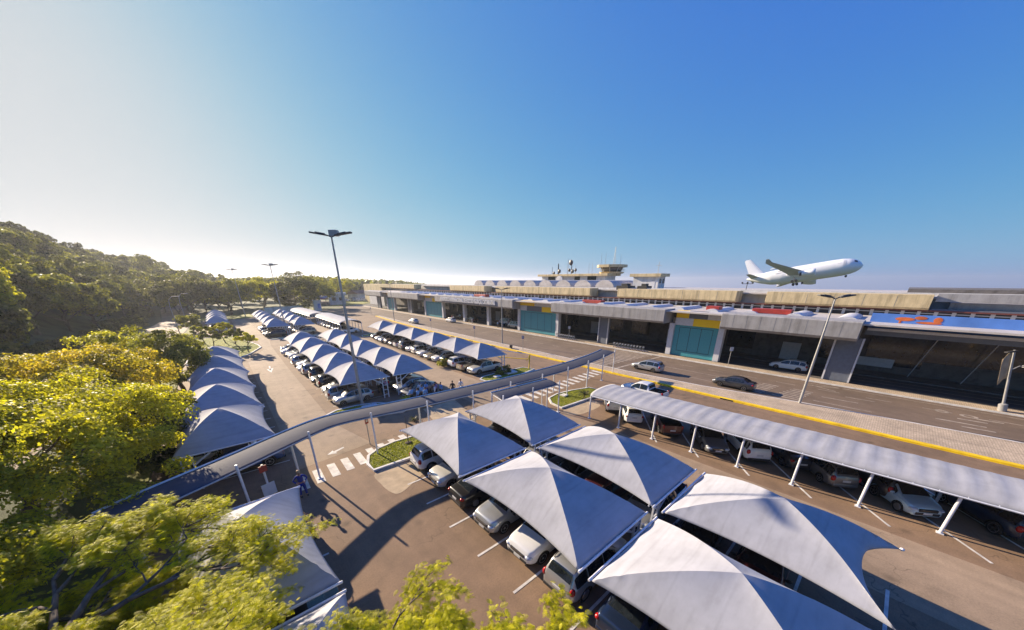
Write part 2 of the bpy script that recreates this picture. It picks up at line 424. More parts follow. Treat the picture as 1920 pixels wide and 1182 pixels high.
def kerb_strip(name, pts, mat, wd=.2, h=.14, closed=False, z=0):
    """a kerb of rectangular section that follows the points"""
    P = [Vector((p[0], p[1], 0)) for p in pts]; n = len(P); rows = []
    for i in range(n):
        a = P[i - 1] if (i or closed) else P[i]; b = P[(i + 1) % n] if (i < n - 1 or closed) else P[i]
        d = (b - a).normalized(); s = Vector((-d.y, d.x, 0)) * (wd / 2)
        q = P[i]
        rows.append([(q + s + Vector((0, 0, z))), (q + s + Vector((0, 0, z + h))), (q - s + Vector((0, 0, z + h))), (q - s + Vector((0, 0, z)))])
    if closed: rows.append(rows[0])
    g = [[tuple(v) for v in r] for r in rows]
    return struct(name, MB().grid(g), mat)
def smoothpts(pts, k=6, closed=False):
    out = []; n = len(pts)
    for i in range(n if closed else n - 1):
        p0, p1, p2, p3 = (np.array(pts[(i + j) % n if closed else min(max(i + j, 0), n - 1)], float) for j in (-1, 0, 1, 2))
        for t in np.linspace(0, 1, k, endpoint=False):
            out.append(tuple(.5 * (2 * p1 + (p2 - p0) * t + (2 * p0 - 5 * p1 + 4 * p2 - p3) * t * t + (3 * p1 - p0 - 3 * p2 + p3) * t ** 3)))
    if not closed: out.append(tuple(pts[-1]))
    return out
def in_poly(x, y, poly):
    c = False; n = len(poly)
    for i in range(n):
        (x1, y1), (x2, y2) = poly[i], poly[i - 1]
        if (y1 > y) != (y2 > y) and x < (x2 - x1) * (y - y1) / (y2 - y1) + x1: c = not c
    return c
M['blade'] = leaf_mat('grass_blades', (.12, .14, .018), (.25, .26, .03), (.42, .40, .05), .4)
def blades(poly, n, h=.055, z=.1):
    xs = [p[0] for p in poly]; ys = [p[1] for p in poly]; V = []; F = []
    pts = []
    while len(pts) < n:
        x, y = random.uniform(min(xs), max(xs)), random.uniform(min(ys), max(ys))
        if in_poly(x, y, poly): pts.append((x, y))
    for i, (x, y) in enumerate(pts):
        a = random.uniform(0, PI); s = random.uniform(.02, .05); l = h * random.uniform(.5, 1.3)
        dx, dy = math.cos(a) * s, math.sin(a) * s; lx, ly = random.gauss(0, .05), random.gauss(0, .05)
        V += [(x - dx, y - dy, z), (x + dx, y + dy, z), (x + lx, y + ly, z + l)]; F.append((3 * i, 3 * i + 1, 3 * i + 2))
    o = obj('grass', npmesh('grass', np.array(V), np.array(F), M['blade'], rng.random(len(F))))
    tag(o, 'short yellow green grass blades on the kerbed island', 'grass', kind='stuff')
def island(pts, mat='grass', nbl=0, h=.1, sm=True, kw=.2, kerbmat='kerb'):
    q = smoothpts(pts, 5, True) if sm else pts
    flat('grass_island', q, h, M[mat]); kerb_strip('kerb', q, M[kerbmat], kw, h + .05, True)
    if nbl: blades(q, nbl, z=h)
half = [(5.5, 21.3), (5.45, 22.4), (5.9, 23.6), (6.9, 24.3), (8.3, 24.6), (10.2, 24.5), (12.2, 24.1), (12.4, 22.6), (12.3, 21.3), (9, 21.25)]
island(half, 'grass', 5000, sm=False)
island([(24.6, 20.6), (24.8, 22.2), (25.8, 23.5), (27.6, 23.9), (30, 23.6), (32.4, 22.9), (32.6, 20.4), (28, 20.5)], 'grass', 4000, sm=False)
island([(5.5, 33.4), (5.6, 34.6), (6.6, 35.3), (8.6, 35.4), (10.4, 34.9), (12.2, 33), (12.9, 31.2), (11.6, 30.6), (8.6, 31.6), (6.6, 32.4)], 'grass', 3000, sm=False)
island([(24.4, 33.6), (24.3, 34.8), (25.4, 35.6), (29, 35.9), (33, 35.8), (33.6, 33.9), (30, 33), (26.5, 32.6)], 'grass', 2000, sm=False)
island([(-5.9, 72), (.4, 72.6), (2.4, 76), (4.6, 82.5), (4.4, 86), (2.6, 96), (1.2, 104), (-5.6, 104), (-6, 90)], 'grass', 5000, sm=False)
island([(24.2, 82.3), (24.8, 84.6), (28, 86.4), (31.5, 87.4), (32.2, 85), (28.5, 82.6)], 'grass', 900, sm=False)
island([(7.2, 92), (8, 93.6), (17, 93.4), (17.8, 92)], 'grass', 0, sm=False)
flat('grass_strip', [(-8, 152), (-6, 162), (20, 178), (22, 172), (16, 160), (4, 151)], .1, M['grass'])
flat('grass_strip', [(18, 140), (20.2, 160), (34, 186), (36, 182), (22, 140)], .1, M['grass'])
flat('grass_strip', [(44, 196), (70, 250), (90, 250), (64, 205), (52, 196)], .05, M['grass'])
flat('grass_strip', [(-9.4, 30), (-6.3, 30), (-6.3, 120), (-6.9, 140), (-8.6, 100)], .03, M['grass'])
flat('concrete_apron', smoothpts([(5.5, 21.0), (5.3, 19.4), (5.45, 18.1), (5.9, 17.65), (7.2, 18.3), (8.3, 19.1), (7.9, 20.9)], 4, True), .008, M['sand'])
flat('concrete_apron', smoothpts([(24.5, 20.2), (24.1, 18.8), (25.2, 18.2), (28.4, 18.4), (28.8, 20.2)], 4, True), .008, M['sand'])
flat('concrete_apron', [(12.5, 24.2), (16.4, 24.6), (17.6, 30.4), (13.6, 30.0)], .008, M['sand'])
# median between the parking lot and the terminal road, terminal pavement
med = [(40.7, -45), (46.8, -45), (46.8, -9), (45.4, 4), (43.6, 14), (43.0, 24), (43.4, 60), (43.9, 100), (45.4, 130), (44.3, 130), (42.3, 108), (40.9, 80), (40.7, 60)]
struct('pavement', MB().prism(med, 0, .14), M['pavers'])
kerb_strip('kerb', [(40.62, -45), (40.62, 60), (40.8, 80), (42.2, 108), (44.2, 130)], M['yellow'], .5, .165)
kerb_strip('kerb', [(46.86, -45), (46.86, -9), (45.46, 4), (43.66, 14), (43.08, 24), (43.46, 60), (43.96, 100), (45.46, 130)], M['kerb'], .16, .15)
struct('pavement', MB().box(57, 59.0, -45, 200, 0, .14), M['pavers'])
kerb_strip('kerb', [(56.95, -45), (56.95, 200)], M['kerb'], .14, .15)
struct('pavement', MB().box(66, 70, -45, 200, 0, .2), M['stone'])
# drains: dark gaps let into the yellow kerb
dr = MB()
for y in (9.4, 19.3, 33, 44, 52, 60, 68, 76): dr.box(40.36, 40.86, y, y + 1.3, .02, .161)
struct('kerb_drain', dr, M['plastic'])

# ------------------------------------------------------------------ paint on the ground
mk = MB()
def stripe(b, x0, y0, x1, y1, wd, z=.012):
    d = Vector((x1 - x0, y1 - y0, 0)).normalized(); s = Vector((-d.y, d.x, 0)) * wd / 2
    a, c = Vector((x0, y0, z)), Vector((x1, y1, z)); b.add([a + s, a - s, c - s, c + s], [(0, 1, 2, 3)])
# zebra across the left lane, then across the right lanes up to the median
for k in range(11): stripe(mk, 1.45 + .97 * k, 22.0 + .2 * k, 1.5 + .97 * k, 24.0 + .2 * k, .52)
for k in range(15): stripe(mk, 22.6 + 1.22 * k, 24.3 + .11 * k, 22.7 + 1.22 * k, 26.3 + .11 * k, .55)
# stall lines
for y in [20.8 - 2.65 * k for k in range(11)]:
    stripe(mk, 6.6, y - 2.6, 12.6, y - 2.6, .12); stripe(mk, 13.6, y - 2.6, 18.9, y - 2.6, .12)
for k in range(9):
    y = 14.0 - 3.4 * k; stripe(mk, 24.7, y - 3.7 + .1 * k, 31.6, y + 1.7 + .1 * k, .13)
for x0, x1, ys in ((6.7, 12.4, np.arange(37, 76, 2.65)), (13.6, 18.6, np.arange(37, 76, 2.65)), (24.6, 30.4, np.arange(37, 82, 2.65)),
                   (-4.4, 1.3, np.arange(27, 66, 2.65)), (-3.6, 1.2, np.arange(2, 20, 2.65)), (6.6, 12, np.arange(96, 137, 2.65)), (13, 17.5, np.arange(96, 137, 2.65))):
    for y in ys: stripe(mk, x0, y, x1, y, .12)
# arrow on the left lane
mk.add([(3.6, 26.0, .012), (4.1, 26.5, .012), (4.12, 26.28, .012), (4.9, 26.6, .012), (4.94, 26.38, .012), (4.2, 26.05, .012), (4.28, 25.8, .012)], [tuple(range(7))])
mk.add([(3.6, 58, .012), (4.2, 61, .012), (3.3, 60.6, .012)], [(0, 1, 2)])
stripe(mk, 3.7, 60, 3.9, 63, .2)
struct('road_marking', mk, M['mark'])
mw = MB()
for k in range(13): stripe(mw, 44.4 + 1.0 * k, 28.2 - .1 * k, 44.4 + 1.0 * k, 35.6 - .1 * k, .5, .014)      # big zebra at the terminal
stripe(mw, 43.8, 26.2, 49.2, 26.0, .4, .014); stripe(mw, 52.4, 25.8, 56.8, 25.6, .4, .014)
for y in np.arange(-40, 24, 4.2): stripe(mw, 53.4, y, 53.4, y + 2, .14, .014)
for y in np.arange(38, 150, 5): stripe(mw, 50.2, y, 50.2, y + 2.4, .14, .014); stripe(mw, 54.6, y + 1, 54.6, y + 3.2, .12, .014)
stripe(mw, 50.4, 11, 50.4, 22, .13, .014); stripe(mw, 47.0, 12.5, 47.2, 20, .13, .014)
for k in range(7): stripe(mw, 46.6 + .75 * k, 8.2 - .12 * k, 46.7 + .75 * k, 10.4 - .2 * k, .3, .014); stripe(mw, 46.6 + .75 * k, 4.7 - .1 * k, 46.7 + .75 * k, 7.2 - .2 * k, .3, .014)
stripe(mw, 47.7, 3.6, 47.6, -1, .16, .014); stripe(mw, 50.0, 3.2, 50.2, .2, .2, .014); stripe(mw, 52.0, 1.4, 52.2, -1, .16, .014)
stripe(mw, 55.9, 6, 55.9, -40, .13, .014); stripe(mw, 54.6, 5.2, 56.2, 1.4, .16, .014); stripe(mw, 55, 4.8, 53.8, 2.4, .16, .014)
for (x, y, l) in ((50.2, -8.2, 3.0), (49.1, -8.6, 1.9), (51.8, -8.4, 1.8), (52.9, -9.4, 1.6)): stripe(mw, x, y, x - .2, y + l, .3, .014)
for (cx, cy, rx, ry) in ((53.4, -5.7, .55, .5), (53.2, -7.4, .55, .6)):
    mw.grid([[(cx + a * rx * math.cos(t), cy + a * ry * math.sin(t), .014) for a in (.55, 1)] for t in np.linspace(0, 2 * PI, 17)])
stripe(mw, 43.5, -44, 43.52, 4, .05, .15)
for x in (60.4, 62.4, 64.4): stripe(mw, x, -44, x, 14, .12, .062)
struct('road_marking', mw, M['mark_worn'])

# ------------------------------------------------------------------ the air: one thin box of haze round everything
hm = bpy.data.materials.new('haze'); hm.use_nodes = True; hn = hm.node_tree; hn.nodes.clear()
ho = hn.nodes.new('ShaderNodeOutputMaterial'); pv = hn.nodes.new('ShaderNodeVolumePrincipled')
pv.inputs['Color'].default_value = (.86, .9, 1., 1); pv.inputs['Density'].default_value = HAZE_D; pv.inputs['Anisotropy'].default_value = .45
hn.links.new(pv.outputs[0], ho.inputs['Volume'])
hz = MB().box(-6000, 6000, -6000, 6000, -130, 60).build('haze', hm); tag(hz, 'thin bright haze hanging over the airport', 'haze', kind='stuff')
# ------------------------------------------------------------------ vehicles (local +X is the nose, wheels on z = 0)
def lerp_prof(pts, x):
    xs = [p[0] for p in pts]; zs = [p[1] for p in pts]
    return np.interp(x, xs, zs)
SPEC = {
 # top: centre line from tail to nose; belt: shoulder line
 'hatchback': dict(W=1.74, R=.31, ax=(-1.22, 1.28), top=[(-2.0, .62), (-1.98, .95), (-1.88, 1.08), (-1.52, 1.40), (-1.2, 1.48), (-.4, 1.52), (.25, 1.46), (.6, 1.30), (1.12, 1.0), (1.75, .86), (1.93, .74), (2.0, .5)],
   belt=[(-2.0, .88), (-1, .95), (.9, .90), (1.8, .74), (2.0, .6)], win=[(-1.62, -1.05), (-.98, -.08), (.0, .86)], wsh=(.30, 1.08), rwin=(-1.86, -1.52)),
 'sedan': dict(W=1.76, R=.32, ax=(-1.32, 1.32), top=[(-2.25, .6), (-2.22, .92), (-2.1, 1.02), (-1.62, 1.06), (-1.05, 1.34), (-.7, 1.42), (-.1, 1.44), (.35, 1.37), (1.12, .98), (1.9, .84), (2.15, .72), (2.25, .5)],
   belt=[(-2.25, .9), (-1.4, .96), (.9, .9), (1.9, .74), (2.25, .58)], win=[(-1.2, -.92), (-.86, .05), (.13, .9)], wsh=(.4, 1.08), rwin=(-1.6, -1.04)),
 'suv': dict(W=1.86, R=.36, ax=(-1.34, 1.36), rails=True, clad=True, top=[(-2.2, .66), (-2.18, 1.05), (-2.1, 1.18), (-1.86, 1.55), (-1.6, 1.63), (-.6, 1.68), (.2, 1.64), (.55, 1.5), (1.08, 1.13), (1.7, 1.04), (2.06, .95), (2.18, .78), (2.2, .55)],
   belt=[(-2.2, .98), (-1.2, 1.06), (.9, 1.02), (1.8, .9), (2.2, .68)], win=[(-1.9, -1.2), (-1.12, -.1), (-.02, .86)], wsh=(.3, 1.06), rwin=(-2.08, -1.84)),
 'wagon': dict(W=1.76, R=.32, ax=(-1.3, 1.34), rails=True, top=[(-2.25, .62), (-2.23, .98), (-2.15, 1.1), (-1.86, 1.45), (-1.6, 1.52), (-.5, 1.57), (.15, 1.52), (.55, 1.38), (1.2, 1.0), (1.85, .85), (2.15, .72), (2.25, .5)],
   belt=[(-2.25, .9), (-1.2, .97), (.9, .92), (1.9, .76), (2.25, .6)], win=[(-1.95, -1.3), (-1.22, -.2), (-.12, .9)], wsh=(.25, 1.16), rwin=(-2.12, -1.86)),
 'pickup': dict(W=1.86, R=.39, ax=(-1.6, 1.55), clad=True, bed=(-2.52, -.98), top=[(-2.6, .7), (-2.59, 1.1), (-2.56, 1.12), (-1.0, 1.12), (-.98, 1.14), (-.86, 1.6), (-.7, 1.72), (0, 1.77), (.55, 1.7), (.8, 1.58), (1.3, 1.17), (2.1, 1.08), (2.45, .98), (2.58, .82), (2.6, .58)],
   belt=[(-2.6, 1.05), (-1, 1.1), (.9, 1.08), (2.0, .94), (2.6, .72)], win=[(-.72, .08), (.16, 1.08)], wsh=(.6, 1.27), rwin=(-.95, -.84)),
 'van': dict(W=1.9, R=.34, ax=(-1.4, 1.5), top=[(-2.4, .7), (-2.39, 1.5), (-2.34, 1.85), (-2.2, 1.95), (0, 2.0), (1.1, 1.94), (1.45, 1.75), (2.05, 1.15), (2.3, 1.0), (2.4, .8), (2.42, .5)],
   belt=[(-2.4, 1.08), (1.2, 1.06), (2.1, .9), (2.42, .65)], win=[(-2.1, -1.0), (-.9, .25), (.35, 1.35)], wsh=(1.2, 2.02), rwin=(-2.385, -2.345)),
}
def car_sec(S, x):
    """half section of the body shell at x, from the floor centre round to the roof centre"""
    L = S['top'][-1][0]; tail = S['top'][0][0]; W = S['W'] / 2
    zt = float(np.interp(x, S['_x'], S['_z'])); zb = min(float(lerp_prof(S['belt'], x)), zt - .015)
    e = min((L - x), (x - tail)); w = W * (1 - .20 * math.exp(-max(e, 0) / .16) - .05 * math.exp(-max(e, 0) / .7))
    g = max(0., zt - zb); k = min(1., g / .5); wt = w * (.93 - .20 * k)
    zu = .2 + .1 * math.exp(-max(e, 0) / .25) + (.08 if S['R'] > .35 else 0)
    zm = zu + .5 * (zb - zu); rr = .07 * k + .012
    pts = [(0, zu), (.86 * w, zu), (.97 * w, zu + .07), (1. * w, zu + .16), (1. * w, zm), (.985 * w, zb - .07), (.955 * w, zb - .01), (.935 * w, zb + .004 * (1 - k) + .012 * k)]
    bed = S.get('bed')
    if bed and bed[0] < x < bed[1]:
        pts += [(.93 * w, zt), (.90 * w, zt + .005), (.87 * w, zt), (.86 * w, zt - .03), (.85 * w, .66), (.5 * w, .64), (0, .64)]
    else:
        pts += [(.935 * w + (wt - .935 * w) * .5, zb + (zt - rr - zb) * .52), (wt, zt - rr), (wt - .035, zt - rr * .35), (wt - .11, zt), (.62 * wt, zt + .012), (.3 * wt, zt + .022), (0, zt + .025)]
    return pts, dict(w=w, wt=wt, zt=zt, zb=zb, rr=rr)
def car_proto(kind):
    S = SPEC[kind]; P = S['top']; tail, nose = P[0][0], P[-1][0]
    xs = np.linspace(tail, nose, 240); z = np.interp(xs, [p[0] for p in P], [p[1] for p in P])
    zs = z.copy(); kern = np.array([1, 2, 3, 2, 1.]) / 9
    if kind != 'pickup': zs[2:-2] = np.convolve(z, kern, 'valid')
    S['_x'], S['_z'] = xs, zs
    st = sorted(set([round(float(v), 3) for v in np.linspace(tail, nose, 46)] + [round(p[0], 3) for p in P] +
                    ([S['bed'][0] - .001, S['bed'][0] + .001, S['bed'][1] - .001, S['bed'][1] + .001] if 'bed' in S else [])))
    rows = []
    for x in st:
        h, _ = car_sec(S, x)
        rows.append([(x, y, zz) for y, zz in h] + [(x, -y, zz) for y, zz in h[-2:0:-1]])
    b = MB(); n = len(rows[0]); b.grid(rows, closed=True)
    m0 = len(b.v)
    b.f.append(tuple(range(n))); b.m.append(0); b.f.append(tuple(range(m0 - n, m0))); b.m.append(0)
    for i, f in enumerate(b.f):                         # floor, sills and bed liner are dark plastic
        c = np.mean([b.v[k] for k in f], 0)
        if c[2] < .3 or (S.get('clad') and c[2] < .42): b.m[i] = 1
        if 'bed' in S and S['bed'][0] < c[0] < S['bed'][1] and abs(c[1]) < .86 * S['W'] / 2 * .99 and c[2] < 1.1 and c[2] > .5: b.m[i] = 1
    body = b.build('body', [PAINT['white'], M['plastic']], None)
    cut = MB()
    for ax in S['ax']:
        for s in (-1, 1):
            y1 = s * (S['W'] / 2 + .1); y0 = s * (S['W'] / 2 - .30)
            cut.tube((ax, y0, S['R']), (ax, y1, S['R']), S['R'] * 1.17, n=22)
    cu = cut.build('cut', M['plastic'])
    md = body.modifiers.new('b', 'BOOLEAN'); md.object = cu; md.operation = 'DIFFERENCE'; md.solver = 'EXACT'
    dg = bpy.context.evaluated_depsgraph_get(); me = bpy.data.meshes.new_from_object(body.evaluated_get(dg))
    body.modifiers.clear(); body.data = me; shade(me, 38); bpy.data.objects.remove(cu)
    if len(me.materials) < 2: me.materials.append(M['plastic'])
    root = thing('parked_' + ('car' if kind in ('hatchback', 'sedan', 'wagon') else kind), 'x', 'car' if kind not in ('pickup', 'van', 'suv') else {'suv': 'SUV'}.get(kind, kind))
    body.parent = root
    def patch(name, fn, us, vs, mat, parent=root, smooth=True):
        g = [[fn(u, v) for v in vs] for u in us]
        return MB().grid(g).build(name, mat, parent, smooth)
    def top(x, q):
        _, d = car_sec(S, x); hw = d['wt'] - .07
        return (x, q * hw, d['zt'] + .022 * (1 - q * q) + .012)
    def tops(x, q, nrm):
        p = top(x, q); return (p[0] + nrm[0] * .012, p[1], p[2] + nrm[1] * .012)
    a, c = S['wsh']; patch('windshield', lambda x, q: tops(x, q, (.6, .2)), np.linspace(a, c, 9), np.linspace(-1, 1, 9), M['glass'])
    a, c = S['rwin']; patch('rear_window', lambda x, q: tops(x, q * .96, (-.8, .1)), np.linspace(a, c, 7), np.linspace(-1, 1, 9), M['glass'])
    for s in (-1, 1):
        for (a, c) in S['win']:
            def side(x, f):
                _, d = car_sec(S, x); yb, zb = .935 * d['w'], d['zb'] + .03; yt, zt = d['wt'], d['zt'] - d['rr'] - .015
                zt = max(zt, zb + .005); y = yb + (yt - yb) * f * .98; return (x, s * (y + .014), zb + (zt - zb) * f)
            patch('side_window', side, np.linspace(a, c, 10), np.linspace(0, 1, 4), M['glass'])
    W = S['W'] / 2; zf = float(lerp_prof(S['belt'], nose - .15))
    for s in (-1, 1):
        MB().ell((nose - .17, s * W * .70, zf - .045), (.215, .20, .095), 12, 8).build('headlight', M['lamp'], root, True)
        zr = float(lerp_prof(S['belt'], tail)) - .06
        MB().ell((tail + .13, s * W * .78, zr), (.14, .13 if kind != 'pickup' else .09, .1 if kind in ('sedan', 'hatchback') else .19), 12, 8).build('tail_light', M['tail'], root, True)
        xm = S['wsh'][1] - .28
        MB().ell((xm, s * (W + .06), zf + .26 if kind != 'van' else 1.2), (.07, .12, .08), 10, 6).build('wing_mirror', M['plastic'] if kind in ('suv', 'pickup') else PAINT['white'], root, True)
    MB().cbox((nose - .05, 0, zf - .075), (.16, W * .98, .17)).cbox((nose - .01, 0, .42), (.06, W * 1.3, .17)).build('grille', M['plastic'], root, bevel=.02)
    MB().cbox((nose + .01, 0, zf - .04), (.06, W * .75, .03)).build('chrome_bar', M['chrome'], root)
    MB().cbox((nose + .02, 0, .46), (.02, .42, .12)).build('number_plate', M['plate'], root)
    MB().cbox((tail - .005, 0, .72 if kind != 'sedan' else .66), (.03, .42, .12)).build('number_plate', M['plate'], root)
    MB().cbox((tail + .02, 0, .42), (.09, W * 1.55, .16)).build('rear_bumper', M['plastic'] if S.get('clad') else PAINT['white'], root, bevel=.03)
    if S.get('rails'):
        for s in (-1, 1):
            r = MB()
            pts = [(x, s * (car_sec(S, x)[1]['wt'] - .1), car_sec(S, x)[1]['zt'] + .06) for x in np.linspace(S['win'][0][0] + .25, .1, 7)]
            r.path(pts, .018); r.tube(pts[0], (pts[0][0] - .1, pts[0][1], pts[0][2] - .08), .018); r.tube(pts[-1], (pts[-1][0] + .1, pts[-1][1], pts[-1][2] - .08), .018)
            r.build('roof_rail', M['plastic'], root)
    if kind == 'pickup':
        MB().path([(-.8, -.68, 1.15), (-.88, -.66, 1.78), (-.88, .66, 1.78), (-.8, .68, 1.15)], .035).build('roll_bar', M['plastic'], root)
    Rr = S['R']
    for ax in S['ax']:
        for s in (-1, 1):
            y = s * (W - .135)
            t = MB().lathe([(Rr * .66, -.1), (Rr * .93, -.105), (Rr, -.07), (Rr, .07), (Rr * .93, .105), (Rr * .66, .1)], 24, 'Y', (0, 0, 0))
            wh = t.build('wheel', M['tyre'], root, 40); wh.location = (ax, y, Rr)
            r = MB(); ro = .085 * s
            r.lathe([(Rr * .68, ro - .02), (Rr * .68, ro + .02), (Rr * .6, ro + .022 * s), (Rr * .6, ro - .03)], 20, 'Y')
            for k in range(5):
                t = 2 * PI * k / 5; r.cbox((Rr * .34 * math.cos(t), ro, Rr * .34 * math.sin(t)), (Rr * .66, .03, Rr * .17), ry=-t)
            r.lathe([(Rr * .16, ro - .03), (Rr * .16, ro + .03)], 10, 'Y')
            r.build('rim', M['rim'], wh, 40)
    return root
PROTO = {k: car_proto(k) for k in SPEC}
USED = {}
NICE = {'suv': 'SUV', 'van': 'van'}
def car(kind, col, x, y, deg, label, group=None, far=False, z=0., extra=None):
    """park a copy of the prototype with its own paint"""
    skip = ('chrome_bar', 'number_plate', 'roof_rail', 'roll_bar', 'rear_bumper', 'grille', 'wing_mirror') if far else ()
    r = dup(PROTO[kind], (x, y, z), R(deg), label, group, skip=skip)
    r.name = 'parked_' + {'hatchback': 'car', 'sedan': 'car', 'wagon': 'car'}.get(kind, kind)
    for c in kids(r):
        n = c.name.split('.')[0]
        if n in ('body',) or (n in ('wing_mirror', 'rear_bumper') and c.data.materials[0] == PAINT['white']): slotmat(c, 0, PAINT[col])
        if extra == 'green' and n == 'windshield': slotmat(c, 0, M['greenglass'])
        if far and n == 'wheel':
            for q in kids(c): bpy.data.objects.remove(q)
    return r
# ------------------------------------------------------------------ tensile canopies
def canopy_proto(wd, ln, zb=2.42, zp=4.05, n=48, inset=.30, ladder=True, free=False):
    """four sided tensioned membrane, creased along its diagonals, on two end trusses; post side is +x"""
    P = []
    for i in range(n + 1):
        row = []
        for j in range(n + 1):
            u, v = -1 + 2 * i / n, -1 + 2 * j / n
            m = max(abs(u), abs(v)); q = min(abs(u), abs(v)) / m if m > 1e-6 else 0
            f = 1 - (.35 * m + .65 * m ** 1.9)
            f -= .07 * (1 - q * q) * math.sin(PI * min(1, m)) ** 1.0          # cloth hangs between the ridges
            x = u * wd / 2 - (inset * (1 - v * v) * abs(u) ** 4 * (1 if u > 0 else -1) if abs(u) >= abs(v) else 0)
            zz = zb + (zp - zb) * f + (.10 * (1 - v * v) * abs(u) ** 6 if abs(u) >= abs(v) else 0)
            yy = v * (ln / 2 - .12)
            if free and v < 0 and abs(v) >= abs(u): yy += 1.15 * (1 - u * u) * abs(v) ** 5; zz += .2 * (1 - u * u) * abs(v) ** 5
            row.append((x, yy, zz))
        P.append(row)
    root = thing('tensile_canopy', 'x', 'canopy')
    b = MB().grid(P); F2 = []
    for idx, f in enumerate(b.f):                        # the ridges run along mesh edges
        i, j = divmod(idx, n)
        if i == j: F2 += [(f[0], f[1], f[2]), (f[0], f[2], f[3])]
        elif i + j == n - 1: F2 += [(f[0], f[1], f[3]), (f[1], f[2], f[3])]
        else: F2.append(f)
    b.f = F2; b.m = [0] * len(F2); me = b.mesh('membrane', M['mem'], 24); mo = obj('membrane', me, root)
    sd = mo.modifiers.new('thick', 'SOLIDIFY'); sd.thickness = .012
    for s in (-1, 1):
        y = s * (ln / 2 - .05)
        if free and s < 0:
            for q_ in (-1, 1): MB().ell((q_ * (wd / 2 + .03), y + .05, zb), (.08, .08, .06), 8, 6).build('corner_plate', M['steel'], root, True)
            continue
        t = MB(); t.tube((-wd / 2 - .05, y, zb), (wd / 2 + .05, y, zb), .05, n=8)
        y2 = y - s * .22
        t.tube((-wd / 2 + .3, y2, zb - .06), (wd / 2, y2, zb - .06), .04, n=8)
        for k in range(7):
            x = -wd / 2 + .3 + k * (wd - .4) / 6; t.tube((x, y, zb), (x, y2, zb - .06), .028, n=6)
        t.tube((-wd / 2 + .3, y2, zb - .06), (-wd / 2 - .02, y, zb), .04, n=8)
        t.build('truss', M['steel'], root)
        if ladder:
            p = MB(); xa, xb = wd / 2 - .35, wd / 2 - .85; yy = y - s * .1
            for x in (xa, xb): p.cbox((x, yy, (zb - .05) / 2), (.09, .09, zb - .05))
            for z in (.4, .95, 1.5, 2.0): p.cbox(((xa + xb) / 2, yy, z), (.42, .06, .06))
            p.add([(xb - .04, yy, zb - .75), (xb - .04, yy + .05, zb - .75), (xb - 1.0, yy + .05, zb - .08), (xb - 1.0, yy, zb - .08), (xb - .04, yy, zb - .63), (xb - .04, yy + .05, zb - .63), (xb - .84, yy + .05, zb - .08), (xb - .84, yy, zb - .08)],
                  [(0, 1, 2, 3), (4, 7, 6, 5), (0, 4, 5, 1), (3, 2, 6, 7), (0, 3, 7, 4), (1, 5, 6, 2)])
            p.build('ladder_post', M['steel'], root)
    return root
CAN = {}
def canopy(x0, x1, y0, y1, label, group, flip=False, free=False):
    """canopy between x0..x1 and y0..y1; flip puts the posts on the low x side"""
    wd, ln = round(x1 - x0, 2), round(y0 - y1, 2); key = (wd, ln, free)
    loc = ((x0 + x1) / 2, (y0 + y1) / 2, 0); rz = PI if flip and not free else 0
    if key not in CAN:
        CAN[key] = r = canopy_proto(wd, abs(ln), free=free); r.location = loc; r.rotation_euler = (0, 0, rz); r['label'] = label; r['group'] = group
        return r
    return dup(CAN[key], loc, rz, label, group)
ORD = ['first', 'second', 'third', 'fourth', 'fifth', 'sixth', 'seventh', 'eighth', 'ninth', 'tenth', 'eleventh', 'twelfth', 'thirteenth', 'fourteenth', 'fifteenth', 'sixteenth', 'seventeenth', 'eighteenth']
def canopy_row(x0, x1, ys, desc, group, flip=False, gap=.18, free=False):
    for i in range(len(ys) - 1):
        canopy(x0, x1, ys[i + 1] - gap if ys[i + 1] > ys[i] else ys[i + 1] + gap, ys[i] + gap if ys[i + 1] > ys[i] else ys[i] - gap, f'white tensile canopy, {ORD[i]} from the walkway {desc}', group, flip, free and i == len(ys) - 2)
A_Y = [21.6, 13.25, 4.95, -3.0, -11.2]
canopy_row(7.75, 12.75, A_Y, "in the large foreground pair of rows, left row", 'foreground canopies')
canopy_row(13.35, 18.35, A_Y[:4], "in the large foreground pair of rows, right row", 'foreground canopies', True, free=True)
CD = [35.8, 42.2, 49.2, 57.3, 65.5, 73.7]
canopy_row(7.55, 12.75, CD, "in the middle double row, left side", 'middle canopies')
canopy_row(13.2, 18.1, CD, "in the middle double row, right side", 'middle canopies', True)
canopy_row(7.3, 12.1, [95.6, 103.2, 111.2, 119.2, 127.2, 135.2], "in the far double row, left side", 'far canopies')
canopy_row(12.8, 17.4, [95.6, 103.2, 111.2, 119.2, 127.2, 135.2], "in the far double row, right side", 'far canopies', True)
canopy_row(25.1, 30.3, [36.1, 42.3, 49.2, 57.1, 65.3, 73.4, 81], "in the single row beside the median", 'canopies beside the median', False)
canopy_row(-4.35, .95, [26.2, 34.0, 41.6, 49.2, 57.4, 65.4], "in the left row beside the trees", 'left row canopies', True)
canopy_row(-3.4, 1.4, [114.5, 122, 130, 138, 146], "in the small distant row by the forest road", 'distant left canopies', True)
canopy_row(-3.75, .95, [18.5, 10.3, 2.2], "under the feathery foreground tree", 'canopies under the tree', True)

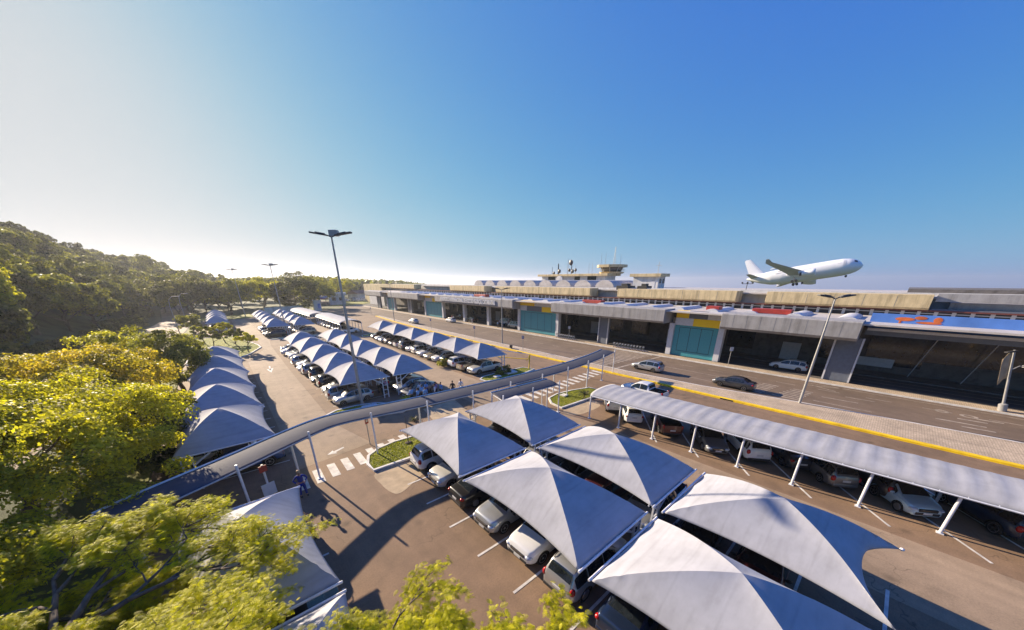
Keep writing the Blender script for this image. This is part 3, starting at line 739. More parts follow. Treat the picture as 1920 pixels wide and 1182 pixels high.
# ------------------------------------------------------------------ arched carports
def arch_carport(path, wd, zb, rise, label, mat, npost, ribs, segs=60, cat='carport', group=None):
    """barrel membrane over cantilever posts; path = (x, y) of the open edge, the roof reaches wd towards +x"""
    root = thing('arched_carport', label, cat, (path[0][0], path[0][1], 0), 0, group)
    ox, oy = path[0]
    t = np.linspace(0, 1, segs); d = np.array(path, float); cs = np.r_[0, np.cumsum(np.hypot(*np.diff(d, axis=0).T))]; cs /= cs[-1]
    X = np.interp(t, cs, d[:, 0]) - ox; Y = np.interp(t, cs, d[:, 1]) - oy
    def pt(x, y, a): return (x + wd * (.5 - .5 * math.cos(PI * a)), y, zb + rise * math.sin(PI * a) ** .8 - .12 * (a > .999))
    per = (segs - 1) / ribs
    G = []
    for i in range(segs):
        sag = .04 * math.sin(PI * ((i / per) % 1.))
        G.append([(p[0], p[1], p[2] - sag * math.sin(PI * a)) for a in np.linspace(0, 1, 17) for p in [pt(X[i], Y[i], a)]])
    mo = MB().grid(G).build('roof_membrane', mat, root, 40)
    md = mo.modifiers.new('thick', 'SOLIDIFY'); md.thickness = .012
    for k in range(ribs + 1):
        i = k / ribs; x, y = np.interp(i, t, X), np.interp(i, t, Y)
        MB().path([(p[0], p[1], p[2] - .05) for a in np.linspace(0, 1, 13) for p in [pt(x, y, a)]], .035, 6).build('arch_rib', M['steel'], root)
    for a_, n_ in ((0, 'edge_tube'), (1, 'edge_tube')):
        MB().path([pt(X[i], Y[i], a_) for i in range(0, segs, 3)] + [pt(X[-1], Y[-1], a_)], .05, 6).build(n_, M['steel'], root)
    for k in range(npost):
        i = k / (npost - 1); x, y = np.interp(i, t, X), np.interp(i, t, Y)
        MB().tube((x + .12, y, 0), (x + .12, y, zb), .07, n=10).cbox((x + .12, y, .02), (.26, .26, .04)).build('post', M['steel'], root)
        MB().tube((x + wd - .15, y, 0), (x + wd - .15, y, zb), .07, n=10).build('post', M['steel'], root)
    return root
arch_carport([(24.55, 17.1), (25.05, 8), (25.55, 0), (26.0, -6.5), (26.4, -14)], 4.3, 2.35, .52, 'long grey arched carport with ribbed roof over angled cars in the right foreground', M['mem_gray'], 11, 34, 137)
arch_carport([(21.6, 90), (21.6, 116)], 5.2, 2.4, .95, 'bright white arched carport in the distance beyond the middle canopies', M['mem'], 11, 14, 43)
arch_carport([(20.4, 118), (19.6, 146)], 5.2, 2.4, .9, 'shaded pale blue arched carport behind the bright white distant one', M['mem_gray'], 9, 14, 43)

# ------------------------------------------------------------------ covered walkway
def walkway(pts, wd, z0, z1, label, side=1, posts=True, step=4.3, endpost=True):
    q = smoothpts(pts, 8); root = thing('covered_walkway', label, 'walkway', (q[0][0], q[0][1], 0)); ox, oy = q[0][:2]
    n = len(q); rows = []; near = []; far = []
    for i in range(n):
        a, b = q[max(i - 1, 0)], q[min(i + 1, n - 1)]; d = Vector((b[0] - a[0], b[1] - a[1], 0)).normalized(); s = Vector((-d.y, d.x, 0))
        dz = q[i][2] if len(q[i]) > 2 else 0
        row = []
        for k in range(9):
            f = k / 8; p = Vector((q[i][0] - ox, q[i][1] - oy, 0)) + s * (wd * (f - .5))
            row.append((p.x, p.y, z0 + dz + (z1 - z0) * (1 - (1 - f) ** 1.7) + .05 * math.sin(PI * f)))
        rows.append(row); near.append(row[0]); far.append(row[-1])
    mo = MB().grid(rows).build('roof_membrane', M['mem_blue'], root, 40); md = mo.modifiers.new('thick', 'SOLIDIFY'); md.thickness = .02
    MB().path(near, .045, 8).build('edge_tube', M['galv'], root); MB().path([(p[0], p[1], p[2] + .03) for p in far], .055, 8).build('edge_tube', M['steel'], root)
    if posts:
        L = [0]
        for i in range(n - 1): L.append(L[-1] + math.hypot(near[i + 1][0] - near[i][0], near[i + 1][1] - near[i][1]))
        m = max(1, round(L[-1] / step))
        for k in range(m + 1):
            t = L[-1] * (k / m) * .994 + .05; f = [float(np.interp(t, L, [p[c] for p in near])) for c in range(3)]; h = [float(np.interp(t, L, [p[c] for p in far])) for c in range(3)]
            MB().tube((f[0], f[1] - .1, 0), (f[0], f[1] - .1, f[2] + .42), .062, n=10).cbox((f[0], f[1] - .1, .03), (.3, .3, .06)).build('post', M['steel'], root)
            if k % 2 == 0: MB().tube((h[0], h[1] - .12, 0), (h[0], h[1] - .12, h[2]), .075, n=10).build('post', M['steel'], root)
            MB().tube((f[0], f[1] - .1, f[2] - .12), (h[0], h[1] - .1, h[2] - .12), .04, n=6).build('cross_tube', M['steel'], root)
    return root
walkway([(-5.6, 19.5), (-4.2, 20.4), (-1.2, 22.0), (1.2, 23.4), (3.4, 24.5), (5.2, 24.7), (9, 24.3), (13.5, 24.0), (19, 23.8), (24, 23.7), (30, 24.0), (36, 24.9), (40.6, 26.0)], 2.0, 3.08, 3.22,
        'long slate blue covered walkway on white posts crossing the whole car park')
walkway([(16.6, 21.4), (19.5, 21.3), (23.6, 21.1)], 1.7, 2.9, 3.1, 'short slate blue walkway roof in front of the long one', step=3.3)
# ------------------------------------------------------------------ lamp posts
def lamp_post(x, y, h, rz, label, small=False, slim=1.):
    r = thing('lamp_post', label, 'lamp post', (x, y, 0), rz, 'tall lamp posts')
    MB().tube((0, 0, 0), (0, 0, h * .5), .16 * slim, .13 * slim, 12).tube((0, 0, h * .5), (0, 0, h), .125 * slim, .07 * slim, 12).lathe([(.26 * slim, 0), (.26 * slim, .06), (.17 * slim, .1)], 12).build('pole', M['galv'], r, 40)
    for s in (-1, 1):
        a = MB(); L = .9 if small else 1.0
        a.tube((0, 0, h - .05), (s * .35, 0, h + .1), .05, .045, 8)
        a.build('arm', M['darksteel'], r)
        hd = MB()
        hd.cbox((s * (.35 + L * .75), 0, h + .22), (L * 1.5, .42, .13), ry=-s * .16)
        hd.cbox((s * (.35 + L * .62), 0, h + .30), (L * .8, .26, .08), ry=-s * .16)
        hd.build('lamp_head', M['darksteel'], r, bevel=.03)
    if not small: MB().cbox((.15, .25, h + .3), (.75, .5, .5)).build('control_box', M['galv'], r, bevel=.03)
    return r
lamp_post(9.25, 35.6, 16.2, R(-40), 'tallest lamp post, standing at the near end of the middle double row')
lamp_post(12.5, 108, 16, R(-35), 'tall lamp post rising among the far double row of canopies')
lamp_post(7.0, 160, 16, R(-30), 'most distant tall lamp post, on the lawn before the round trees')
lamp_post(45.0, 4.4, 10.9, R(-42), 'pale lamp post on the median in front of the rightmost grey portal', True, .8)
lamp_post(44.0, 54.2, 10.8, R(-42), 'thin lamp post on the median before the lettered fascia', True, .8)
lamp_post(43.2, 110, 11.4, R(-42), 'thin lamp post on the median at the distant end of the terminal', True, .8)
def clip_lamp(x, y, h, label, z=0):
    r = thing('street_lamp', label, 'street lamp', (x, y, z), 0)
    MB().path([(0, 0, 0), (0, 0, h * .75), (.25, -.15, h * .92), (1.0, -.6, h), (1.7, -1.0, h)], [.09, .07, .06, .05, .05], 8).build('pole', M['galv'], r)
    MB().cbox((2.0, -1.2, h), (.8, .28, .14), R(-31)).build('lamp_head', M['galv'], r, bevel=.03)
clip_lamp(-8.6, 116, 9, 'nearer curved street lamp beside the forest road')
clip_lamp(-8.0, 140, 9, 'farther curved street lamp beside the forest road')
r = thing('lamp_post', 'short leaning grey post with a drooping pale banner at the right edge', 'lamp post', (57.6, -9.7, .14)); r.rotation_euler = (-.2, -.03, 0)
MB().tube((0, 0, 0), (0, 0, 6.2), .11, .08, 10).lathe([(.3, 0), (.3, .7), (.14, .8)], 10).build('pole', M['galv'], r, 40)
MB().path([(0, 0, 4.2), (.5, -.5, 4.5), (.9, -.9, 4.4)], .05).cbox((1, -1, 4.4), (.6, .3, .2), R(-45)).build('lamp_head', M['galv'], r)
MB().grid([[(-.1 - .5 * f * (1 - g * .1), .15 + .5 * f, 6.0 - 2.6 * g - .5 * f + .12 * math.sin(5 * f)) for f in np.linspace(0, 1, 6)] for g in np.linspace(0, 1, 6)]).build('banner', M['sand'], r, True).modifiers.new('t', 'SOLIDIFY').thickness = .01
MB().cbox((-.3, .2, 6.1), (.9, .3, .12), R(-45)).build('bracket', M['darksteel'], r)

# ------------------------------------------------------------------ sign posts and small things
def sign_post(x, y, h, label, col='bluebox', s=.45, z=.14, rz=R(-60)):
    r = thing('sign_post', label, 'sign', (x, y, z), rz, 'small traffic signs')
    MB().tube((0, 0, 0), (0, 0, h), .04, n=8).build('pole', M['galv'], r)
    MB().cbox((0, -.05, h - s * .6), (s, .03, s * 1.25)).build('sign_plate', M[col], r, bevel=.01)
    MB().cbox((0, -.068, h - s * .5), (s * .6, .01, s * .6)).build('sign_face', M['mark'], r)
sign_post(42.0, 45.5, 2.7, 'small blue sign on the median between the zebra and the thin lamp post')
sign_post(43.0, 63, 2.7, 'small blue sign on the median opposite the lettered fascia')
sign_post(43.0, 84, 2.7, 'small blue sign on the median opposite the distant teal wall')
sign_post(44.6, 136, 2.7, 'most distant small blue sign at the end of the median')
sign_post(57.6, 15.3, 2.9, 'grey sign post on the terminal kerb beside the near teal wall', 'gpanel')
sign_post(57.9, 47.5, 2.9, 'grey sign post on the terminal kerb beside a row of trolleys', 'gpanel')
sign_post(6.7, 25.6, 2.3, 'small red and white sign post beside the left zebra', 'red', .35, 0, R(30))
r = thing('young_tree_stake', 'thin wooden stake with a sapling on the half moon island', 'sapling', (9.1, 23.6, .1))
MB().tube((0, 0, 0), (0, 0, 2.4), .035, .02, 6).build('stake', M['bark'], r)
MB().ell((0, 0, .06), (.3, .25, .06), 8, 4).build('soil', M['bark2'], r)
def slab(x, y, dx, dy, h, label, z=.1, m='kerb'):
    o = MB().box(-dx / 2, dx / 2, -dy / 2, dy / 2, 0, h).build('concrete_cover', M[m], None, bevel=.02); o.location = (x, y, z); tag(o, label, 'slab', 'concrete covers on the islands')
slab(10.4, 21.9, 1.5, .9, .12, 'white concrete cover on the half moon island beside the white SUV')
slab(27.7, 22.9, .7, .7, .15, 'small white cover on the grass island before the grey carport')
slab(9.6, 34.2, 1.5, .8, .12, 'white concrete cover on the island by the tallest lamp post')
slab(29.5, 34.6, 1.8, 1.1, .2, 'larger white cover on the island by the pickup')
slab(26.8, 34.2, 1., .7, .15, 'small white cover on the island by the pickup')
# height barrier beside the near end of the right canopy row
r = thing('height_barrier', 'open yellow height barrier beside the island at the end of the row', 'barrier', (33.2, 34.6, 0))
MB().tube((0, 0, 0), (.35, .2, 2.2), .08, n=8).tube((.35, .2, 2.2), (.0, .5, 1.2), .05, n=8).build('post', M['yellow'], r)
MB().tube((.2, .1, 1.5), (-1.6, 5.6, 1.2), .06, n=8).build('arm', M['yellow'], r)
MB().tube((.35, .2, 2.2), (-2.2, 5.4, 2.5), .05, n=8).build('upper_arm', M['steel'], r)
# dark camera box on the median
r = thing('floodlight_box', 'black floodlight on the median right of the thin lamp post', 'floodlight', (41.4, 48.3, .14))
MB().cbox((0, 0, .35), (.7, .4, .55), .5, .2).build('housing', M['plastic'], r, bevel=.04); MB().tube((0, 0, 0), (0, 0, .3), .05).build('foot', M['plastic'], r)
r = thing('post_board', 'pale blue board leaning on a post beside the man in blue', 'board', (-.3, 22.2, 0))
MB().cbox((0, 0, .75), (.7, .06, .8), .3).build('panel', M['gpanel'], r, bevel=.01); MB().tube((0, .08, 0), (0, .08, 2.4), .06).build('post', M['steel'], r); MB().cbox((0, .02, 2.15), (.4, .04, .4), .3).build('notice', M['red'], r)
# potted plants and planters by the group
# ------------------------------------------------------------------ luggage trolleys
def trolley_proto():
    r = thing('luggage_trolley', 'x', 'trolley')
    f = MB()
    for s in (-1, 1):
        f.path([(-.45, s * .28, .22), (.45, s * .24, .16), (-.5, s * .28, .25), (-.62, s * .28, 1.0)], .025, 6)
    f.tube((-.62, -.28, 1.0), (-.62, .28, 1.0), .03, n=6).tube((-.5, -.28, .6), (-.5, .28, .6), .02, n=6)
    for k in range(4): f.tube((-.4 + .25 * k, -.26, .2), (-.4 + .25 * k, .26, .2), .015, n=5)
    f.build('frame', M['chrome'], r)
    MB().cbox((-.52, 0, .82), (.06, .5, .22)).build('sign_panel', M['gpanel'], r)
    for (x, y) in ((-.42, .25), (-.42, -.25), (.4, 0)):
        MB().lathe([(.09, -.02), (.09, .02)], 10, 'Y', (x, y, .09)).build('wheel', M['tyre'], r)
    return r
TR = trolley_proto()
for i in range(11):
    loc = (57.75, 35.2 - .62 * i, .14)
    lb = 'nested luggage trolley in the row on the kerb before the right hand portal'
    if i == 0: TR.location = loc; TR.rotation_euler = (0, 0, -PI / 2); TR['label'] = lb; TR['group'] = 'near row of trolleys'
    else: dup(TR, loc, -PI / 2, lb, 'near row of trolleys')
for i in range(9): dup(TR, (57.9, 50.6 - .62 * i, .14), -PI / 2, 'nested luggage trolley in the row beside the left end of the middle portal', 'far row of trolleys')
# ------------------------------------------------------------------ parked cars, row by row
def row(items, x, y0, dy, desc, group, far=False, jit=.12, zig=0):
    """items: (kind, colour, 'n'ose or 't'ail towards the lane at low x)"""
    for i, it in enumerate(items):
        if not it: continue
        k, c, d = it[:3]; ex = it[3] if len(it) > 3 else None
        tail, nose = SPEC[k]['top'][0][0], SPEC[k]['top'][-1][0]; half = (nose - tail) / 2
        rr = random.Random(sum(map(ord, desc)) + 13 * i)
        word = {'suv': 'SUV'}.get(k, k); way = 'nose' if d == 'n' else 'tail'
        lb = f'{c} {word} {way} outward, {ORD[i]} from the walkway in {desc}' if i < len(ORD) else None
        car(k, c, x + half + rr.uniform(-jit, jit), y0 + dy * i + rr.uniform(-jit, jit), (180 if d == 'n' else 0) + rr.uniform(-1.5, 1.5), lb, group, far, extra=ex)
row([('suv', 'white', 't'), ('suv', 'pearl', 'n'), ('sedan', 'black', 't'), ('suv', 'silver', 'n'), ('suv', 'white', 'n'), ('suv', 'silver', 't'), ('sedan', 'navy', 't'), ('hatchback', 'grey', 'n')],
    7.75, 19.35, -2.62, 'the foreground left row', 'cars in the foreground left row')
row([('pickup', 'dark grey', 'n'), ('suv', 'grey', 'n'), ('suv', 'silver', 't'), ('hatchback', 'grey', 'n'), ('suv', 'maroon', 't'), ('pickup', 'silver', 'n'), ('sedan', 'black', 'n'), ('suv', 'maroon', 'n')],
    13.5, 19.3, -2.62, 'the foreground right row', 'cars in the foreground right row')
row([('hatchback', 'silver', 'n'), ('suv', 'silver', 't'), ('hatchback', 'silver', 'n'), ('suv', 'black', 't'), ('sedan', 'black', 'n'), ('suv', 'dark grey', 't'), ('suv', 'silver', 't'), ('hatchback', 'white', 'n'), ('hatchback', 'white', 'n'), ('hatchback', 'silver', 't'),
     ('hatchback', 'pearl', 'n'), ('suv', 'white', 'n'), ('sedan', 'grey', 'n'), ('hatchback', 'white', 'n'), ('sedan', 'silver', 't')],
    6.85, 37.0, 2.62, 'the middle left row', 'cars in the middle left row', jit=.3)
row([('hatchback', 'silver', 'n'), ('suv', 'dark grey', 't'), ('hatchback', 'white', 'n'), ('sedan', 'grey', 'n'), ('pickup', 'silver', 'n'), ('hatchback', 'white', 't'), ('suv', 'black', 'n'), ('sedan', 'silver', 'n'), ('hatchback', 'grey', 'n'), ('suv', 'white', 'n'), ('hatchback', 'maroon', 't'), ('sedan', 'silver', 'n'), ('hatchback', 'black', 'n'), ('suv', 'silver', 't')],
    13.4, 37.0, 2.62, 'the middle right row', 'cars in the middle right row')
row([('pickup', 'pearl', 'n'), ('pickup', 'beige', 't'), ('suv', 'white', 't'), ('hatchback', 'black', 't'), ('hatchback', 'white', 'n'), ('sedan', 'beige', 'n'), ('sedan', 'white', 'n'), ('hatchback', 'pearl', 't'), ('hatchback', 'white', 'n'), ('suv', 'grey', 't'), ('pickup', 'white', 't', 'green'), ('sedan', 'black', 'n'), ('suv', 'brown', 'n'), ('hatchback', 'silver', 'n'), ('hatchback', 'white', 'n'), ('suv', 'maroon', 'n')],
    24.5, 37.6, 2.66, 'the row beside the median', 'cars beside the median', jit=.2)
row([('pickup', 'blue', 'n'), ('hatchback', 'white', 't'), ('sedan', 'grey', 't'), ('suv', 'silver', 'n'), ('hatchback', 'white', 't'), ('sedan', 'black', 'n'), ('suv', 'white', 't'), ('hatchback', 'silver', 'n'), ('sedan', 'silver', 't'), ('hatchback', 'grey', 't')],
    -4.1, 27.8, 2.7, 'the left row beside the trees', 'cars in the left row')
row([('suv', 'black', 'n'), ('hatchback', 'grey', 'n'), ('sedan', 'black', 't'), ('suv', 'silver', 't'), ('hatchback', 'white', 'n'), ('sedan', 'navy', 'n'), ('hatchback', 'silver', 'n')],
    6.7, 96.6, 2.7, 'the far left row', 'cars in the far left row', far=True)
row([('suv', 'beige', 'n'), ('suv', 'black', 'n'), ('hatchback', 'white', 'n'), ('sedan', 'grey', 'n'), ('hatchback', 'silver', 'n'), ('suv', 'white', 'n')],
    13.0, 96.6, 2.7, 'the far right row', 'cars in the far right row', far=True)
row([('sedan', 'silver', 'n'), ('suv', 'black', 'n'), ('hatchback', 'navy', 't'), ('suv', 'grey', 'n')], -2.9, 115.8, 2.7, 'the small distant row', 'cars in the small distant row', far=True)
row([('sedan', 'white', 'n'), ('hatchback', 'grey', 't'), ('hatchback', 'white', 'n'), ('sedan', 'black', 'n'), ('suv', 'dark grey', 'n'), ('hatchback', 'silver', 'n'), ('sedan', 'navy', 'n'), ('suv', 'white', 'n'), ('hatchback', 'pale blue', 'n'), ('sedan', 'pale blue', 'n')],
    21.6, 91.4, 2.75, 'the bright distant carport', 'cars under the bright distant carport', far=True)
row([('suv', 'grey', 'n'), ('hatchback', 'white', 't'), ('sedan', 'black', 'n'), ('suv', 'silver', 'n')], -3.4, 17.0, -2.7, 'the row under the feathery tree', 'cars under the feathery tree')
# angled cars under the grey arched carport
ARC = [('suv', 'white', 1, 29.1, 17.3, 'white SUV tail outward at the far end of the grey arched carport'),
       ('hatchback', 'white', 1, 28.0, 14.6, 'white hatchback tail outward second under the grey arched carport'),
       ('pickup', 'maroon', 1, 28.4, 11.4, 'dark maroon pickup tail outward under the grey arched carport'),
       ('sedan', 'grey', 0, 27.7, 7.5, 'grey sedan nose outward under the grey arched carport'),
       ('suv', 'white', 1, 28.6, 5.1, 'white SUV tail outward beside the grey sedan under the arched carport'),
       ('sedan', 'dark grey', 1, 29.6, 1.9, 'dark sedan deep in shade between white SUV and grey people carrier'),
       ('wagon', 'grey', 1, 28.9, .9 - .3, 'grey people carrier tail outward under the grey arched carport'),
       ('suv', 'dark grey', 1, 29.6, -1.9, 'dark SUV deep in shade left of the pale blue car'),
       ('hatchback', 'pale blue', 0, 28.4, -2.9, 'pale blue hatchback nose outward under the grey arched carport'),
       ('suv', 'navy', 1, 29.6, -6.3, 'dark navy SUV in deep shade at the right end of the arched carport')]
for k, c, t, x, y, lb in ARC:
    if lb.startswith('dark sedan') : y += .9
    car(k, c, x, y, (38 if t else 218) - 0, lb, 'angled cars under the grey carport')
# moving and waiting cars on the roads
car('wagon', 'silver', 46.3, 22.6, 90, 'silver estate car driving on the terminal road past the zebra')
car('sedan', 'dark grey', 46.4, 11.2, 90, 'dark grey sedan driving on the terminal road before the right portal', None, extra=None)
car('wagon', 'white', 62.3, 8.7, 90, 'white estate car in the shaded inner road under the right portal', z=.05)
car('pickup', 'white', 34.6, 16.9, 90, 'white pickup half hidden behind the far side of the grey carport')
car('hatchback', 'silver', 45.2, 99.5, 92, 'silver hatchback driving on the distant terminal road')
car('hatchback', 'white', 55.6, 94.6, 90, 'white hatchback stopped at the terminal kerb before the lettered fascia')
car('van', 'white', 64.8, 78.2, 90, 'white van in the inner road behind the lettered portal', z=.05)
car('van', 'silver', 61.8, 70.3, 90, 'silver van in the inner road beside the teal wall', z=.05)
car('suv', 'black', 63, 101, 90, 'black SUV in the inner road behind the lettered portal', z=.05)
car('suv', 'black', 60.6, 90, 90, 'black SUV waiting between the white columns of the lettered portal', z=.05, far=True)
car('sedan', 'grey', 15.6, 35.0, 196, 'grey sedan beside the group of people at the end of the middle row')
car('sedan', 'pale blue', -12.2, 97, 82, 'blue car parked on the forest road beyond the yellow tree', far=True)
car('suv', 'dark grey', -14.2, 100.5, 82, 'dark SUV on the forest road beyond the yellow tree', far=True)
for i, (x, y, c, k) in enumerate(((70, 236, 'white', 'hatchback'), (73, 240, 'silver', 'sedan'), (76, 244, 'white', 'suv'), (79, 248, 'maroon', 'hatchback'), (82, 252, 'white', 'sedan'), (85, 257, 'silver', 'suv'), (67, 232, 'grey', 'sedan'), (64, 238, 'white', 'hatchback'), (72, 250, 'beige', 'suv'), (78, 258, 'white', 'hatchback'))):
    car(k, c, x, y, 35, 'small distant car in the open lot beyond the far end of the terminal', 'cars in the open lot beyond the terminal', far=True)
# ------------------------------------------------------------------ the terminal
TX = 59.6
T = thing('airport_terminal', 'long low airport terminal with teal walls, grey portals and yellow panels', 'terminal', (TX, 0, 0))
def tb(name, fn, mats, bevel=0, smooth=False, parent=T):
    b = MB(); fn(b); o = b.build(name, mats, parent, smooth, bevel)
    return o
def TB(name, x0, x1, y0, y1, z0, z1, m, parent=T, bevel=0): return tb(name, lambda b: b.box(x0 - TX, x1 - TX, y0, y1, z0, z1), M[m], bevel, parent=parent)
TEAL = [(18.2, 25.2), (52.9, 65.5), (106.5, 118.9), (149, 156.2)]
PAN = [  # (lower edge first) fractions from the far end to the near end
 [[('ypanel', .0, .3), ('dpanel', .3, .72), ('gpanel', .72, 1)], [('gpanel', 0, .42), ('ypanel', .42, 1)]],
 [[('ypanel', .0, .42), ('gpanel', .42, 1)], [('gpanel', 0, .2), ('dpanel', .2, .62), ('ypanel', .62, 1)]],
 [[('ypanel', .0, .35), ('gpanel', .35, 1)], [('gpanel', 0, .45), ('ypanel', .45, 1)]],
 [[('ypanel', .0, .5), ('gpanel', .5, 1)], [('dpanel', 0, .5), ('ypanel', .5, 1)]]]
for (y0, y1), rows in zip(TEAL, PAN):
    w_ = TB('teal_wall', TX, TX + .4, y0, y1, .14, 5.36, 'teal')
    n = 3 if y1 - y0 < 8 else 4; a, b_ = y0 + (y1 - y0) * .12, y1 - (y1 - y0) * .12
    jl = MB()
    for k in range(n + 1):
        y = a + (b_ - a) * k / n; jl.box(-.012, 0, y - .04, y + .04, 1.0, 5.0)
    for z in (1.0, 5.0): jl.box(-.014, 0, a - .04, b_ + .04, z - .04, z + .04)
    jl.build('wall_joint', M['tealline'], w_)
    for (z0, z1), r_ in zip(((6.58, 7.8), (5.36, 6.58)), rows):
        for m, f0, f1 in r_:
            ya, yb = y1 - (y1 - y0) * f0, y1 - (y1 - y0) * f1
            TB('fascia_panel', TX - .25, TX + .35, min(ya, yb) + .012, max(ya, yb) - .012, z0 + .01, z1 - .01, m)
    for y in (y0 - .45, y1 + .45): TB('column', TX - .35, TX + .55, y - .42, y + .42, .14, 5.6, 'gpanel')
for y in (79.6, 92.5): TB('column', TX - .35, TX + .55, y - .5, y + .5, .14, 5.6, 'gpanel')
for y0, y1 in ((38.6, 40.6), (2.0, 4.3), (131.5, 134), (166, 169)):
    TB('dark_pillar', TX - .3, TX + .6, y0, y1, .14, 5.8, 'dpanel')
    for y in (y0 - .12, y1 + .12): TB('pillar_rail', TX - .42, TX - .2, y - .09, y + .09, .14, 5.8, 'gpanel')
def fascia(y0, y1, z0=5.65, z1=7.95, x0=56.7, m='greycon'):
    def f(b):
        pr = [(x0 + .0, z1 - .12), (x0 + .12, z1), (TX + .9, z1), (TX + .9, z0), (x0 + .35, z0), (x0, z0 + .35)]
        n = len(pr); v = [(p[0] - TX, y, p[1]) for y in (y0, y1) for p in pr]
        b.add(v, [tuple(range(n)), tuple(range(2 * n - 1, n - 1, -1))] + [(k, (k + 1) % n, n + (k + 1) % n, n + k) for k in range(n)])
    o = tb('grey_portal', f, M[m], .03)
    j = MB(); k = int((y1 - y0) / 1.55)
    for i in range(1, k):
        y = y0 + (y1 - y0) * i / k; j.box(x0 - TX - .006, x0 - TX + .02, y - .012, y + .012, z0 + .36, z1 - .14)
    j.build('panel_joint', M['dpanel'], o); return o
F1 = fascia(65.6, 106.3); F2 = fascia(26.1, 52.2); F3 = fascia(2.4, 17.4); fascia(119.4, 148.3); fascia(156.8, 178)
cu = bpy.data.curves.new('t', 'FONT'); cu.body = 'AEROPORTO INTERNACIONAL DE FOZ DO IGUAÇU, CATARATAS'; cu.extrude = .09; cu.align_x = 'CENTER'; cu.align_y = 'CENTER'; cu.size = 1.0; cu.offset = .03
to = bpy.data.objects.new('t', cu); COL.objects.link(to)
me = bpy.data.meshes.new_from_object(to.evaluated_get(bpy.context.evaluated_depsgraph_get())); bpy.data.objects.remove(to)
xs = [v.co.x for v in me.vertices]; wd = max(xs) - min(xs)
me.materials.clear(); me.materials.append(M['steel'])
lo = obj('lettering', me, F1); sx = 28.5 / wd
lo.matrix_local = Matrix.Translation((56.56 - TX, 87.4, 6.85)) @ Matrix.Rotation(-PI / 2, 4, 'Z') @ Matrix.Rotation(PI / 2, 4, 'X') @ Matrix.Diagonal((sx * 1.04, 1.55, 1, 1))
# roof over the inner road, its skylights and the strip of plant along it
TB('roof', 57.2, 72, -60, 178, 7.55, 7.75, 'roof')
rb = MB()
for k in range(0, 150): rb.box(57.1 - TX, 57.9 - TX, -8 + .42 * k * 1.22, -8 + .42 * k * 1.22 + .2, 7.97, 8.03)
for k in range(3, 30):
    y = 5.4 * k - 12
    sk = MB(); sk.grid([[(x - TX, y + 1.0 * math.cos(a), 7.75 + .42 * math.sin(a)) for a in np.linspace(0, PI, 9)] for x in (61, 69)])
    sk.add([(61 - TX, y + 1.0 * math.cos(a), 7.75 + .42 * math.sin(a)) for a in np.linspace(0, PI, 9)], [tuple(range(9))])
    sk.build('skylight', M['gpanel'], T, 40)
for y0, y1, m in ((10.2, 15.0, 'red'), (42.6, 47.5, 'red'), (84, 90, 'red'), (19.6, 21.6, 'red')): TB('roof_plant', 61.8, 63.4, y0, y1, 7.9, 8.55, m, bevel=.04)
TB('clerestory', 72.2, 72.6, -60, 196, 7.7, 8.75, 'dark')
mu = MB()
for y in np.arange(-50, 190, 1.5): mu.box(72.1 - TX, 72.25 - TX, y, y + .35, 7.76, 8.6)
mu.box(72.16 - TX, 72.3 - TX, -50, 190, 8.3, 8.4)
mu.build('clerestory_mullion', M['gpanel'], T)
TB('roof_beam', 71.6, 72.4, -60, 196, 8.62, 8.8, 'redbrown')
for y0, y1 in ((-2.5, 15.7), (20.2, 44.6), (52.4, 90.6), (97, 120), (152, 196)):
    def pf(b, y0=y0, y1=y1):
        pr = [(71.0, 9.1), (71.0, 10.75), (74.5, 10.75), (74.5, 8.82), (71.4, 8.82)]; n = 5
        v = [(p[0] - TX, y, p[1]) for y in (y0, y1) for p in pr]
        b.add(v, [tuple(range(n)), tuple(range(2 * n - 1, n - 1, -1))] + [(k, (k + 1) % n, n + (k + 1) % n, n + k) for k in range(n)])
    p_ = tb('stained_parapet', pf, M['tan'], .03)
    j = MB()
    for y in np.arange(y0 + 3.2, y1 - 1, 3.2): j.box(71.0 - TX - .005, 71.08 - TX, y - .02, y + .02, 9.12, 10.6)
    if j.v: j.build('panel_joint', M['dpanel'], p_)
TB('white_recess', 75.5, 76, -60, 196, 7.7, 10.9, 'whitecon')
TB('upper_roof', 74.4, 118, -60, 152, 10.2, 10.45, 'roof')
# inside the portals
wl = TB('inner_wall', 70, 70.4, -60, 178, .2, 7.5, 'stone')
for k in range(24):
    y = 6.5 * k - 4
    if k % 3 != 2:
        f = TB('window', 69.9, 69.99, y, y + 4.2, 1.2, 4.2, 'bglass', wl)
    else: TB('door', 69.88, 69.98, y, y + 2.4, .2, 3.0, 'gpanel', wl)
TB('white_band', 69.86, 69.98, 6, 60, 4.6, 5.5, 'gpanel'); TB('white_band', 69.86, 69.98, -1.5, 4.0, .9, 2.1, 'gpanel')
TB('dark_glazing', 69.7, 69.85, -58, 1.6, 2.3, 7.4, 'bglass')
TB('ceiling_beam', 66.4, 67, -60, 178, 6.7, 7.5, 'dark'); TB('ceiling_beam', 62.4, 63, -60, 178, 6.9, 7.5, 'dark')
TB('service_deck', 60.4, 61.2, -60, 2.1, 6.2, 7.0, 'dpanel'); TB('service_edge', 60.2, 60.4, -60, 2.0, 6.75, 7.05, 'gpanel')
for y in (-4.4, -8.9): tb('stay', lambda b: b.tube((69 - TX, y + 1.2, .2), (66.5 - TX, y, 6.6), .05), M['gpanel'])
h = TB('hoarding', 60.9, 61.1, -9.2, 2.1, 6.95, 8.78, 'bluead'); TB('hoarding', 60.95, 61.12, -11.6, -9.22, 7.06, 8.7, 'gpanel')
pr = MB()
